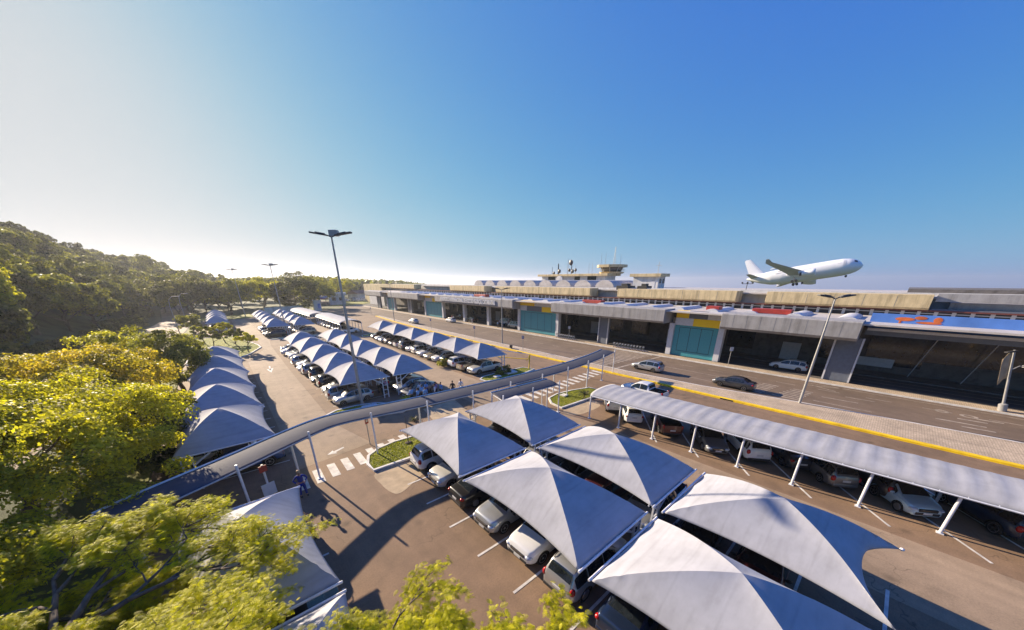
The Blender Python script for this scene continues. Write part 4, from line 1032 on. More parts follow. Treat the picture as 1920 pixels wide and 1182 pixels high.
for (y, z, ry, rz_) in ((-.7, 8.25, .8, .22), (-1.9, 8.45, .5, .2), (-2.6, 7.95, 1.0, .14), (-3.2, 8.3, .35, .32), (-.4, 7.9, .1, .4)): pr.ell((60.88 - TX, y, z), (.015, ry, rz_), 14, 8)
pr.build('printed_figures', M['orange'], h)
# far wing behind the forecourt
TB('end_wall', 66, 66.5, 178, 200, .1, 7.6, 'whitecon'); TB('end_block', 72, 90, 196, 226, 0, 10.6, 'tan', bevel=.05)
# barrel vaults over the hall
for k in range(9):
    y = 54.5 + 7.3 * k
    v = MB(); a = np.linspace(0, PI, 13)
    v.grid([[(x - TX, y + 2.9 * math.cos(t), 10.9 + 1.75 * math.sin(t)) for t in a] for x in (80, 92)])
    v.add([(80 - TX, y + 2.9 * math.cos(t), 10.9 + 1.75 * math.sin(t)) for t in a], [tuple(range(13))])
    v.box(80.1 - TX, 91.9 - TX, y - 2.85, y + 2.85, 10.45, 10.92)
    v.build('barrel_vault', M['roof'], T, 40)
# control tower and its block
def on(x, y, z): return (x, y, z)
B = thing('control_tower', 'low white control tower with glazed cab and antennas on the terminal roof', 'control tower', (100, 80, 10.45))
def BB(name, x0, x1, y0, y1, z0, z1, m, parent=B, bevel=0):
    b = MB().box(x0 - 100, x1 - 100, y0 - 80, y1 - 80, z0 - 10.45, z1 - 10.45); return b.build(name, M[m], parent, False, bevel)
blk = BB('block_wall', 100, 106, 68.0, 97.5, 10.45, 14.0, 'whitecon'); BB('block_roof', 99.0, 107, 66.6, 99, 14.0, 14.75, 'tan', bevel=.05)
for y0, y1 in ((78.6, 81), (71.6, 75.3), (90.5, 94)): w_ = BB('window', 99.9, 99.98, y0, y1, 12.3, 13.9, 'bglass', blk)
def hexa(r0, r1, z0, z1, c=(104.5, 68.8)):
    b = MB(); n = 8; v = [(c[0] - 100 + r * math.cos(2 * PI * (k + .5) / n), c[1] - 80 + r * math.sin(2 * PI * (k + .5) / n), z - 10.45) for r, z in ((r0, z0), (r1, z1)) for k in range(n)]
    b.add(v, [tuple(range(n)), tuple(range(n, 2 * n))] + [(k, (k + 1) % n, n + (k + 1) % n, n + k) for k in range(n)]); return b
hexa(3.9, 4.3, 14.75, 15.3).build('cab_base', M['tan'], B); hexa(3.0, 3.7, 15.3, 16.7).build('cab_glass', M['bglass'], B); hexa(5.1, 5.1, 16.7, 17.5).build('cab_roof', M['tan'], B)
cm = MB()
for k in range(8):
    t = 2 * PI * (k + .5) / 8; cm.tube((4.5 + 3.02 * math.cos(t), -11.2 + 3.02 * math.sin(t), 4.85), (4.5 + 3.72 * math.cos(t), -11.2 + 3.72 * math.sin(t), 6.25), .1)
cm.build('cab_mullion', M['whitecon'], B)
rl = MB(); 
for z in (15.8, 16.1): rl.path([(4.5 + 4.3 * math.cos(2 * PI * (k + .5) / 8), -11.2 + 4.3 * math.sin(2 * PI * (k + .5) / 8), z - 10.45) for k in range(9)], .04)
rl.build('guard_rail', M['galv'], B)
def ant(x, y, z0, z1, r, name='antenna', m='galv', parent=B, o=(100, 80, 10.45)): return MB().tube((x - o[0], y - o[1], z0 - o[2]), (x - o[0], y - o[1], z1 - o[2]), r, r * .7, 6).build(name, M[m], parent)
lm = MB()
for (dx, dy) in ((.4, 0), (-.2, .35), (-.2, -.35)): lm.tube((4.5 + dx, -12 + dy, 7.0), (4.5 + dx * .15, -12 + dy * .15, 12.6), .05, n=5)
for k in range(9): lm.tube((4.5 + .4 - .035 * k, -12, 7.1 + .55 * k), (4.5 - .2 + .02 * k, -11.65 - .03 * k, 7.5 + .55 * k), .035, n=4)
lm.build('lattice_mast', M['galv'], B)
ant(104, 73, 17.5, 21.2, .05); ant(104, 71.2, 17.5, 21.2, .05); ant(105, 66, 17.5, 20.6, .05); ant(104, 84, 14.7, 18, .06); ant(104, 76.5, 14.7, 18.4, .05); ant(104, 78, 14.7, 18.4, .05); ant(104, 95.8, 14.7, 17.5, .1, m='darksteel')
ant(104, 92.6, 14.7, 18.7, .28, 'panel_antenna', 'darksteel'); ant(104, 87.8, 14.7, 20.0, .12, 'mast', 'galv'); ant(104, 86.0, 14.7, 18.4, .2, 'panel_antenna', 'darksteel')
for (y, z, r_) in ((94.6, 15.3, .6), (91.8, 15.9, .8), (86.2, 18.8, 1.0), (86.8, 16.2, .6), (85.2, 15.8, .7), (83.8, 16.2, .6)):
    d = MB().lathe([(.05, -.25), (r_ * .6, -.12), (r_, .1), (r_ * .95, .12), (.04, -.1)], 14, 'X', (3.6, y - 80, z - 10.45)); d.build('dish', M['darksteel'], B, 40)
MB().lathe([(.06, 0), (1.6, .1), (1.6, .5), (.05, .35)], 18, 'X', (-2.2, 86.6 - 80, 12.6 - 10.45)).tube((-2, 6.6, 0), (-2, 6.6, 2), .12).build('dish', M['whitecon'], B, 40)
Hh = thing('roof_hut', 'white rooftop hut with two small windows right of the control tower', 'hut', (88, 45, 10.45))
q = MB().box(-2, 1.6, -2.4, 4.6, 0, 3.0).build('wall', M['whitecon'], Hh); MB().box(-2.7, 2.3, -3.2, 5.4, 3.0, 3.75).build('roof', M['tan'], Hh, bevel=.04)
for x in (-1.5, .2): MB().box(x, x + 1.1, -2.46, -2.4, 1.4, 2.5).build('window', M['bglass'], q)
MB().box(-2.05, -2, -1.6, -.5, 0, 1.9).build('door', M['gpanel'], q); MB().tube((0, -1, 3.7), (0, -1, 6.6), .06).tube((0, -1.8, 5.7), (0, -.2, 5.7), .04).build('antenna', M['galv'], Hh)
# dark machines on the parapet and the plant at the right
for (x, y, s, lb) in ((76, 45.6, 1.6, 'dark air conditioner on the terminal roof beside the white recess'), (76.5, 41, 1.2, 'small dark air conditioner on the terminal roof below the hut')):
    o = MB().box(-s, s, -s, s, 0, .9).box(-s * .8, s * .2, -s * .7, s * .3, .9, 1.4).build('air_conditioner', M['plastic'], None, bevel=.05); o.location = (x, y, 10.45); tag(o, lb, 'air conditioner')
G = thing('service_building', 'grey patched service roofs at the right edge beyond the tan parapet', 'building', (72, -20, 0))
for i, (x0, x1, y0, y1, z0, z1, m) in enumerate(((0, .6, -6, 17.2, 9.9, 10.9, 'greycon'), (.8, 8, -20, 15.8, 8.4, 9.8, 'greycon'), (.2, .7, 6.0, 9.4, 8.9, 9.8, 'whitecon'), (-.2, .6, -20, 17.3, 8.75, 8.95, 'dpanel'), (.3, .8, 3.0, 5.6, 8.9, 9.9, 'tan'), (9, 30, -20, 20, 8, 11.3, 'stone'))):
    MB().box(x0, x1, y0, y1, z0, z1).build('roof_slab' if i != 2 else 'wall_panel', M[m], G)
# yard mast behind the parapet
r = thing('antenna_mast', 'small antenna cross on the terminal roof below the aircraft tail', 'antenna', (90, 24, 10.45))
MB().tube((0, 0, 0), (0, 0, 1.9), .07).tube((0, -1., 1.4), (0, 1., 1.4), .05).build('mast', M['darksteel'], r)
for y in (-1., 0, 1.): MB().cbox((0, y, 1.6), (.2, .3, .3)).build('floodlight', M['darksteel'], r)

# ------------------------------------------------------------------ small buildings at the far end
H = thing('gatehouse', 'white two storey gatehouse with dark windows at the far car park entrance', 'gatehouse', (52, 212, 0), R(-12))
q = MB().box(-4, 4, -4, 4, 0, 5.2).build('wall', M['whitecon'], H); MB().box(-4.8, 4.8, -4.8, 4.8, 5.2, 6.2).build('roof', M['whitecon'], H)
for x in (-2.6, .9): MB().box(x, x + 1.9, -4.06, -4, 2.2, 3.9).build('window', M['bglass'], q)
for x in (-3.6, 3.4): MB().tube((x, -6.5, 0), (x, -6.5, 3), .1).build('post', M['galv'], H)
H = thing('ticket_booth', 'pale blue ticket booth at the end of the distant carports', 'booth', (33.5, 172, 0))
MB().box(-1.4, 1.4, -1.2, 1.2, 0, 4.2).build('wall', M['gpanel'], H); MB().box(-1.7, 1.7, -1.5, 1.5, 4.2, 4.5).build('roof', M['whitecon'], H); MB().box(.1, 1.2, -1.26, -1.2, 1, 3).build('window', M['bluead'], H)
H = thing('toll_canopy', 'low blue canopy with a red edge left of the white gatehouse', 'canopy', (41.5, 214, 0), R(-10))
MB().box(-6, 6, -3, 3, 3.4, 4.6).build('roof', M['bluead'], H); MB().box(-6.1, 6.1, -3.1, 3.1, 3.0, 3.4).build('fascia', M['red'], H)
for x in (-5, 0, 5): MB().tube((x, 0, 0), (x, 0, 3.1), .15).build('post', M['galv'], H)
H = thing('boundary_fence', 'white railing fence along the road beyond the gatehouse', 'fence', (66, 228, 0), R(40))
f = MB()
for k in range(40): f.tube((k * .9, 0, 0), (k * .9, 0, 1.7), .07, n=5)
for z in (.4, 1.5): f.tube((0, 0, z), (35, 0, z), .06, n=5)
f.build('railing', M['steel'], H)
H = thing('low_house', 'low distant house with a dark roof beyond the fence', 'house', (84, 262, 0), R(30))
MB().box(-12, 12, -4, 4, 0, 4).build('wall', M['whitecon'], H); MB().add([(-13, -5, 4), (13, -5, 4), (13, 5, 4), (-13, 5, 4), (-13, 0, 6.2), (13, 0, 6.2)], [(0, 1, 5, 4), (2, 3, 4, 5), (0, 4, 3), (1, 2, 5), (0, 3, 2, 1)]).build('roof', M['redbrown'], H)
H = thing('white_wall', 'low pale wall below the dark round tree', 'wall', (22, 168, 0), R(20)); MB().box(-9, 6, -.2, .2, 0, 2.6).build('wall', M['whitecon'], H); MB().box(-9.1, 6.1, -.3, .3, 2.6, 2.75).build('coping', M['tan'], H)
# ------------------------------------------------------------------ the aircraft taking off (local +X nose, +Y left wing)
AC = thing('airliner', 'white twin engine airliner climbing nose up above the terminal roof, wheels down', 'airplane', (0, 0, 0))
L_ = 46.; fr = 2.75
def fus():
    prof = [(-23, .25, 1.5), (-21, .75, 1.25), (-17, 1.65, .75), (-12, 2.4, .22), (-7, 2.7, 0), (0, 2.75, 0), (12, 2.75, 0), (16, 2.68, -.02), (18.6, 2.4, -.12), (20.6, 1.9, -.3), (22, 1.2, -.5), (22.8, .55, -.64), (23, .12, -.68)]
    xs = np.linspace(-23, 23, 70); g = []
    for x in xs:
        r_ = np.interp(x, [p[0] for p in prof], [p[1] for p in prof]); z_ = np.interp(x, [p[0] for p in prof], [p[2] for p in prof])
        r_ *= 1.42; g.append([(x, r_ * math.cos(t), z_ + r_ * 1.04 * math.sin(t)) for t in np.linspace(0, 2 * PI, 28, endpoint=False)])
    b = MB().grid(g, closed=True); b.ell((-.5, 0, -2.9), (7.5, 2.8, 1.35), 18, 10); return b
F_ = fus().build('fuselage', M['plane'], AC, True)
def foil(pts, name, mat, parent=AC):
    """lifting surface from (leading x, chord, y, z, thickness) stations"""
    g = []
    for (xl, ch, y, z, th) in pts:
        up = [(0, 0), (.04, .45), (.15, .8), (.35, 1), (.65, .7), (1, .03)]
        ring = [(xl - ch * u, y, z + th * t) for u, t in up] + [(xl - ch * u, y, z - th * .55 * t) for u, t in up[-2:0:-1]]
        g.append(ring)
    b = MB().grid(g, closed=True); n = len(g[0]); b.f += [tuple(range(n)), tuple(range(len(b.v) - n, len(b.v)))]; b.m += [0, 0]
    return b.build(name, mat, parent, 40)
for s in (-1, 1):
    foil([(6.5, 9.6, s * 1.5, -1.5, .65), (1.6, 6.6, s * 7.5, -.85, .42), (-9.2, 2.7, s * 22.5, 1.1, .18), (-10.4, 1.2, s * 24.3, 2.4, .1)], 'wing', M['wing'])
    foil([(-16.2, 4.6, s * .9, 1.0, .25), (-20.4, 1.7, s * 8.0, 1.75, .1)], 'tailplane', M['wing'])
    e = MB().lathe([(.95, -3.0), (1.15, -2.2), (1.62, -.3), (1.7, 1.0), (1.62, 1.95), (1.45, 2.15), (1.2, 1.8), (1.05, 1.2)], 22, 'X', (4.4, s * 8.0, -2.55)); en = e.build('engine', M['plane'], AC, 40)
    MB().lathe([(1.38, 5.9), (.2, 6.2)], 20, 'X', (0, s * 8.0, -2.55)).build('fan', M['plastic'], en); MB().lathe([(.9, .6), (.75, 1.6), (.9, 1.7)], 16, 'X', (0, s * 8, -2.55)).build('nozzle', M['plastic'], en)
    MB().cbox((2.4, s * 7.9, -1.35), (4.8, .35, 1.2), ry=-.12).build('pylon', M['plane'], AC)
    for k, y in enumerate((5, 11, 15)): MB().ell((-3.2 - .55 * (y - 5), s * y, -.9 + .11 * (y - 5)), (2.0, .22, .28), 10, 6).build('flap_fairing', M['plane'], AC, True)
    g_ = MB().tube((-1.6, s * 3.1, -1.5), (-1.6, s * 3.1, -4.2), .16); g_ = g_.build('main_gear', M['darksteel'], AC)
    w_ = MB()
    for dx in (-.75, .75):
        for dy in (-.42, .42): w_.lathe([(.3, -.17), (.6, -.17), (.6, .17), (.3, .17)], 16, 'Y', (-1.6 + dx, s * 3.1 + dy, -4.25))
    w_.build('wheel_bogie', M['tyre'], g_); MB().cbox((-1.6, s * 1.9, -2.9), (2.4, .1, 1.4), 0, 0, s * .5).build('gear_door', M['plane'], g_)
def fin():
    st = [(-12.6, 9.0, 2.0, .3), (-15.0, 6.8, 3.0, .28), (-21.2, 3.4, 11.6, .14), (-21.9, 2.2, 12.3, .06)]; g = []
    for (xl, ch, z, th) in st:
        up = [(0, 0), (.06, .6), (.3, 1), (.65, .7), (1, .03)]; g.append([(xl - ch * u, th * t, z) for u, t in up] + [(xl - ch * u, -th * t, z) for u, t in up[-2:0:-1]])
    b = MB().grid(g, closed=True); n = len(g[0]); b.f += [tuple(range(n)), tuple(range(len(b.v) - n, len(b.v)))]; b.m += [0, 0]; return b
fin().build('tail_fin', M['plane'], AC, 40)
n_ = MB().tube((17.3, 0, -2.3), (17.5, 0, -4.6), .12).build('nose_gear', M['steel'], AC)
q_ = MB()
for dy in (-.25, .25): q_.lathe([(.2, -.12), (.48, -.12), (.48, .12), (.2, .12)], 14, 'Y', (17.5, dy, -4.6))
q_.build('nose_wheel', M['tyre'], n_)
def fpatch(x0, x1, a0, a1, name, mat, nx=6, na=5):
    prof = [(16, 2.68, -.02), (18.6, 2.4, -.12), (20.6, 1.9, -.3), (22, 1.2, -.5)]
    for s in (-1, 1):
        g = []
        for x in np.linspace(x0, x1, nx):
            r_ = np.interp(x, [-7, *[p[0] for p in prof]], [2.72, *[p[1] for p in prof]]) + .03; z_ = np.interp(x, [-7, *[p[0] for p in prof]], [0, *[p[2] for p in prof]]); r_ *= 1.415
            g.append([(x, s * r_ * math.cos(t), z_ + r_ * 1.04 * math.sin(t)) for t in np.linspace(R(a0), R(a1), na)])
        MB().grid(g).build(name, mat, F_, True)
fpatch(19.9, 21.0, 22, 44, 'cockpit_window', M['glass'])
fpatch(-10, 15.5, 13.5, 17.5, 'window_line', M['wing'], 20, 2)
fpatch(16.2, 17.2, -5, 35, 'door', M['gpanel'])
d_ = Vector((.10, -.98, .125)).normalized()
AC.location = (234, 40, 15.8)
AC.rotation_mode = 'ZYX'
yaw = math.atan2(d_.y, d_.x); pit = -math.asin(d_.z)
AC.matrix_world = Matrix.Translation(AC.location) @ Matrix.Rotation(yaw, 4, 'Z') @ Matrix.Rotation(pit - R(3), 4, 'Y') @ Matrix.Rotation(R(-15), 4, 'X')

# ------------------------------------------------------------------ people
def skin_mesh(name, joints, bones, radii, mat, sub=1):
    me = bpy.data.meshes.new(name); me.from_pydata(joints, bones, []); o = bpy.data.objects.new(name, me); COL.objects.link(o)
    sk = o.modifiers.new('skin', 'SKIN'); sk.use_smooth_shade = True
    for v, r_ in zip(me.skin_vertices[0].data, radii): v.radius = r_ if isinstance(r_, tuple) else (r_, r_)
    me.skin_vertices[0].data[0].use_root = True
    sb = o.modifiers.new('sub', 'SUBSURF'); sb.levels = sub; sb.render_levels = sub
    m = bpy.data.meshes.new_from_object(o.evaluated_get(bpy.context.evaluated_depsgraph_get())); bpy.data.objects.remove(o)
    m.materials.clear(); m.materials.append(mat); shade(m); return m
POSES = {   # left arm (elbow, wrist), right arm (elbow, wrist), feet: local +Y is the way the person faces
 'hips': (((.36, -.08, 1.14), (.20, .08, .98)), ((-.36, -.08, 1.14), (-.20, .08, .98)), ((.16, .0), (-.15, .02))),
 'relaxed': (((.25, -.04, 1.13), (.24, .08, .88)), ((-.25, -.04, 1.13), (-.24, .07, .88)), ((.11, .03), (-.11, -.02))),
 'fold': (((.25, .02, 1.12), (.03, .2, 1.12)), ((-.25, .02, 1.12), (-.03, .2, 1.17)), ((.1, .05), (-.12, -.03))),
 'point': (((.26, .12, 1.2), (.2, .36, 1.3)), ((-.25, -.03, 1.12), (-.24, .08, .88)), ((.12, .08), (-.11, -.06))),
 'walk': (((.25, .08, 1.14), (.24, .26, .96)), ((-.25, -.12, 1.14), (-.24, -.1, .9)), ((.1, .3), (-.1, -.28)))}
PM = {}
def person_meshes(pose):
    la, ra, ft = POSES[pose]
    J = [(0, 0, .95), (0, -.01, 1.12), (0, -.01, 1.30), (0, 0, 1.42), (0, .01, 1.50), (0, .02, 1.58), (0, .02, 1.70)]
    Rr = [(.15, .105), (.135, .095), (.165, .11), (.10, .075), .056, (.08, .095), (.06, .075)]
    Bn = [(0, 1), (1, 2), (2, 3), (3, 4), (4, 5), (5, 6)]
    for s, (el, wr) in ((1, la), (-1, ra)):
        i = len(J); J += [(s * .19, -.01, 1.39), el, wr]; Rr += [.062, .046, .031]; Bn += [(3, i), (i, i + 1), (i + 1, i + 2)]
        d = (Vector(wr) - Vector(el)).normalized(); sd = d.cross(Vector((0, 0, 1)) if abs(d.z) < .8 else Vector((0, 1, 0))).normalized(); pal = Vector(wr) + d * .055
        pi_ = len(J); J.append(tuple(pal)); Rr.append((.036, .02)); Bn.append((i + 2, pi_))
        for k in range(4):
            o = (k - 1.5) * .02; f1 = pal + d * .055 + sd * o; f2 = f1 + d * (.03 + .006 * (k in (1, 2))) + Vector((0, .012, 0))
            j = len(J); J += [tuple(f1), tuple(f2)]; Rr += [.0095, .008]; Bn += [(pi_, j), (j, j + 1)]
        j = len(J); th = Vector(wr) + d * .03 + sd * .04 * -1; J += [tuple(th), tuple(th + d * .04)]; Rr += [.011, .009]; Bn += [(pi_, j), (j, j + 1)]
    for s, (fx, fy) in ((1, ft[0]), (-1, ft[1])):
        i = len(J); J += [(s * .1, 0, .86), ((s * .1 + fx) / 2 + 0, fy * .5 + .035, .5), (fx, fy - .02, .09), (fx * 1.08, fy + .15, .045)]; Rr += [.092, .062, .042, (.042, .036)]
        Bn += [(0, i), (i, i + 1), (i + 1, i + 2), (i + 2, i + 3)]
    body = skin_mesh('body', J, Bn, Rr, M['skin'])
    Jt = [(0, 0, .93), J[1], J[2], J[3]]; Rt = [(.172, .125), (.155, .115), (.183, .128), (.115, .09)]; Bt = [(0, 1), (1, 2), (2, 3)]
    for s, (el, wr) in ((1, la), (-1, ra)):
        i = len(Jt); Jt += [(s * .195, -.01, 1.395), el, tuple(Vector(el).lerp(Vector(wr), .82))]; Rt += [.076, .059, .047]; Bt += [(3, i), (i, i + 1), (i + 1, i + 2)]
    shirt = skin_mesh('shirt', Jt, Bt, Rt, M['shirt'])
    Jl = [(0, 0, .95)]; Rl = [(.165, .122)]; Bl = []
    for s, (fx, fy) in ((1, ft[0]), (-1, ft[1])):
        i = len(Jl); Jl += [(s * .1, 0, .85), ((s * .1 + fx) / 2, fy * .5 + .03, .5), (fx, fy - .02, .1)]; Rl += [.108, .08, .066]; Bl += [(0, i), (i, i + 1), (i + 1, i + 2)]
    tr = skin_mesh('trousers', Jl, Bl, Rl, M['black'])
    hair = MB().ell((0, .0, 1.70), (.086, .10, .085), 12, 8).mesh('hair', M['hair'], True)
    face = MB()
    for s in (-1, 1): face.ell((s * .032, .112, 1.655), (.013, .012, .009), 6, 4)
    fm = face.mesh('eyes', M['hair']); nose = MB().ell((0, .125, 1.625), (.013, .022, .02), 6, 5).mesh('nose', M['skin'], True)
    mouth = MB().ell((0, .108, 1.585), (.026, .01, .006), 8, 4).mesh('mouth', M['red']); ears = [MB().ell((s * .088, .015, 1.645), (.014, .024, .034), 6, 5).mesh('ear', M['skin'], True) for s in (-1, 1)]
    shoes = [MB().ell((fx * 1.05, fy + .06, .05), (.056, .145, .05), 10, 6).mesh('shoe', M['black'], True) for fx, fy in ft]
    return dict(body=body, shirt=shirt, trousers=tr, hair=hair, eyes=fm, nose=nose, mouth=mouth, ears=ears, shoes=shoes)
def person(pose, x, y, deg, shirt, trousers, label, group=None, z=0, h=1.0, face=True):
    if pose not in PM: PM[pose] = person_meshes(pose)
    P = PM[pose]; r = thing('person', label, 'person', (x, y, z), R(deg), group); r.scale = (h,) * 3
    for n in ('body', 'shirt', 'trousers', 'hair'):
        o = obj(n, P[n], r)
        if n == 'shirt': slotmat(o, 0, M[shirt])
        if n == 'trousers': slotmat(o, 0, M[trousers])
        if n == 'body' and face:
            for k in ('eyes', 'nose', 'mouth'): obj(k, P[k], o)
            for e in P['ears']: obj('ear', e, o)
    for s in P['shoes']: obj('shoe', s, r)
    return r
pm = person('hips', 1.25, 21.3, 182, 'blueu', 'blueu', 'person in navy blue overalls standing hands on hips beside the walkway post', h=1.03)
MB().ell((0, .0, 1.735), (.098, .112, .07), 12, 6).cbox((0, .12, 1.715), (.13, .12, .015)).build('cap', M['wood'], pm, True)
GR = 'people gathered at the end of the middle row'
for (x, y, d, po, s, t, lb) in (
    (14.0, 31.9, 40, 'relaxed', 'shirt', 'black', 'person in light blue shirt seen from behind, leftmost of the group'),
    (13.6, 32.6, 20, 'fold', 'shirt', 'black', 'person in light blue shirt behind the leftmost of the group'),
    (14.8, 31.7, 10, 'relaxed', 'shirt', 'black', 'person in light blue shirt nearest the walkway, back to us'),
    (14.9, 32.7, 0, 'relaxed', 'shirt', 'black', 'person in light blue shirt in the middle of the group, back to us'),
    (15.2, 33.8, 170, 'point', 'wshirt', 'black', 'person in white shirt at the back of the group facing us'),
    (15.8, 33.5, 190, 'fold', 'shirt', 'blueu', 'person in blue shirt and navy trousers at the back of the group'),
    (16.1, 32.0, 60, 'relaxed', 'wshirt', 'black', 'person in white shirt and black trousers at the front of the group'),
    (16.6, 32.7, 100, 'fold', 'pink', 'black', 'person in lilac shirt on the right of the group'),
    (17.0, 32.2, 90, 'relaxed', 'shirt', 'black', 'person in light blue shirt at the right end of the group'),
    (18.3, 31.8, 120, 'walk', 'black', 'black', 'person dressed in black walking up to the group from the right'),
    (19.4, 31.8, 110, 'walk', 'wshirt', 'gpanel', 'person in white walking last at the right of the group')):
    person(po, x, y, d, s, t, lb, GR)
for (x, y, s, lb) in ((12.2, 38.4, 'wshirt', 'person in white shirt by the ladder post of the middle row'), (12.7, 37.6, 'pink', 'person in lilac shirt by the ladder post of the middle row'), (12.2, 37.2, 'black', 'person in black by the ladder post of the middle row')):
    person('relaxed', x, y, 150, s, 'black', lb)
for (x, y, s, t, lb) in ((58.1, 86.2, 'wshirt', 'gpanel', 'person in white standing on the kerb under the lettered fascia'), (61.5, 76.8, 'pink', 'black', 'person between the lettered portal columns beside the white van'), (58.2, 73.6, 'shirt', 'black', 'person in blue on the kerb before the parked vans'), (57.8, 96.6, 'wshirt', 'blueu', 'person in white shirt beside the white hatchback at the kerb'), (58.3, 98.3, 'red', 'black', 'person in red top behind the white hatchback at the kerb')):
    person('relaxed', x, y, 200, s, t, lb, z=.14, face=False)
# ------------------------------------------------------------------ trees
M['leaf_hill'] = leaf_mat('hill_foliage', (.075, .08, .024), (.19, .185, .042), (.36, .33, .06), .48)
M['leaf_dark'] = leaf_mat('dark_foliage', (.042, .05, .02), (.10, .104, .032), (.21, .20, .05), .42)
M['leaf_gold'] = leaf_mat('yellow_green_foliage', (.14, .135, .014), (.385, .35, .03), (.63, .55, .05), .5)
M['leaf_rust'] = leaf_mat('rusty_foliage', (.13, .12, .015), (.34, .275, .03), (.56, .40, .045), .5)
M['leaf_feather'] = leaf_mat('feathery_foliage', (.17, .18, .01), (.52, .49, .022), (.80, .72, .04), .55)
M['leaf_grey'] = leaf_mat('grey_green_foliage', (.06, .06, .03), (.12, .115, .05), (.2, .18, .08), .4)
def quads(C, size, tilt=1., nrm=None, asp=.6, r=rng):
    """leaf quads at the points C with random orientation (biased towards nrm)"""
    n = len(C); d = r.normal(size=(n, 3)); d[:, 2] = d[:, 2] * .7 + .55 * (tilt < 1)
    if nrm is not None: d = d * .8 + nrm * 1.1
    d /= np.linalg.norm(d, axis=1, keepdims=True) + 1e-9
    t = r.normal(size=(n, 3)); a = np.cross(d, t); a /= np.linalg.norm(a, axis=1, keepdims=True) + 1e-9; b = np.cross(d, a)
    s = (size * r.uniform(.6, 1.4, n))[:, None] / 2
    bend = d * s * .35
    V = np.stack([C - a * s, C - b * s * asp + bend * .5, C + a * s, C + b * s * asp + bend * .5], 1).reshape(-1, 3)
    return V, np.arange(4 * n).reshape(n, 4)
def crown_mesh(name, rad, nblob, nleaf, size, mat, blob=.28, seed=1, cz=0., low=-.35, shell=.8, cluster=0):
    r = np.random.default_rng(seed); rad = np.array(rad, float)
    d = r.normal(size=(nblob * 4, 3)); d /= np.linalg.norm(d, axis=1, keepdims=True); d = d[d[:, 2] > low][:nblob]; nblob = len(d)
    lump = 1 + .16 * np.sin(d[:, 0] * 5 + seed) * np.cos(d[:, 1] * 4.3 + 2 * seed) + .12 * np.sin(d[:, 2] * 7 + d[:, 0] * 3 + seed)
    rr = (shell + (1 - shell) * r.random(nblob)) * lump; rr[r.random(nblob) < .18] *= .6
    B = d * rr[:, None] * rad; br = rad.mean() * blob * r.uniform(.6, 1.35, nblob)
    k = r.integers(0, nblob, nleaf); q = r.normal(size=(nleaf, 3)); q /= np.linalg.norm(q, axis=1, keepdims=True)
    q[:, 2] = np.abs(q[:, 2]) * np.where(r.random(nleaf) < .75, 1, -1)
    C = B[k] + q * (br[k] * r.uniform(.55, 1.05, nleaf))[:, None] * np.array([1, 1, .72])
    nr = q * .6 + d[k] * .5
    V, F = quads(C, size, .5, nr, r=r); V[:, 2] += cz
    var = np.clip(.5 + .22 * r.normal(size=nblob)[k] + .2 * r.normal(size=nleaf), 0, 1)
    return npmesh(name, V, F, mat, var)
def trunk_mesh(name, h, r0, limbs, seed, mat, spread=.6, top=None):
    q = random.Random(seed); b = MB(); p = Vector((0, 0, -.4)); pts = [p.copy()]; rr = [r0 * 1.5]
    for k in range(4):
        p = p + Vector((q.gauss(0, .06) * h, q.gauss(0, .06) * h, (h + .4) / 4)); pts.append(p.copy()); rr.append(r0 * (1 - .14 * k))
    b.path([tuple(v) for v in pts], rr, 8)
    for k in range(limbs):
        a = 2 * PI * k / limbs + q.uniform(-.4, .4); s = pts[q.choice((2, 3, 4))]; e = s.copy(); l = h * spread * q.uniform(.7, 1.2); path = [s.copy()]; up = q.uniform(.5, 1.1)
        for m in range(4): e = e + Vector((math.cos(a) * l / 4, math.sin(a) * l / 4, l / 4 * up * (1 - .12 * m))) + Vector((q.gauss(0, .05), q.gauss(0, .05), 0)) * l; path.append(e.copy())
        b.path([tuple(v) for v in path], [r0 * f for f in (.55, .42, .3, .2, .1)], 6)
    return b.mesh(name, mat, True)
def tree(x, y, trunk, crown, label, group=None, rz=0., s=1., z=None, name='tree'):
    z0 = float(ground_z(x, y)) if z is None else z
    r = thing(name, label, 'tree', (x, y, z0), rz, group); r.scale = s if isinstance(s, tuple) else (s,) * 3
    if trunk: obj('trunk', trunk, r)
    obj('crown', crown, r); return r
# the wooded hill: six kinds of crown, copied with their trunks
HILL = []
for i in range(6):
    rad = [(5.6, 5.6, 4.4), (5.0, 5.4, 5.2), (6.2, 5.8, 3.9), (4.6, 4.6, 5.0), (5.6, 5.0, 4.4), (6.4, 6.4, 4.6)][i]; h = [9.5, 9.0, 9.6, 10.5, 8.6, 10.0][i]
    HILL.append((trunk_mesh('trunk', h * .8, .3, 6, 40 + i, M['bark2'], .5), crown_mesh('crown', rad, 74, 9000, .62, M[['leaf_hill', 'leaf_dark', 'leaf_hill', 'leaf_dark', 'leaf_hill', 'leaf_gold'][i]], .25, 20 + i, h, -.75)))
q = random.Random(5); nh = 0
for ix in range(7):
    for iy in range(41):
        x = -25.5 - (6.4 + .35 * ix) * ix + q.uniform(-2., 2.); y = 40 + 7.6 * iy + q.uniform(-2.6, 2.6)
        x -= max(0, (y - 190)) * .07
        if ix == 0 and y < 52: continue
        i = q.choice((0, 1, 2, 3, 4, 0, 2)) if q.random() > .06 else 5
        t_, c_ = HILL[i]; s = q.uniform(.62, .95)
        tree(x, y, t_, c_, 'leafy broad crowned tree in the dense wooded hillside left of the forest road', 'trees of the wooded hillside', q.uniform(0, 6.28), s); nh += 1
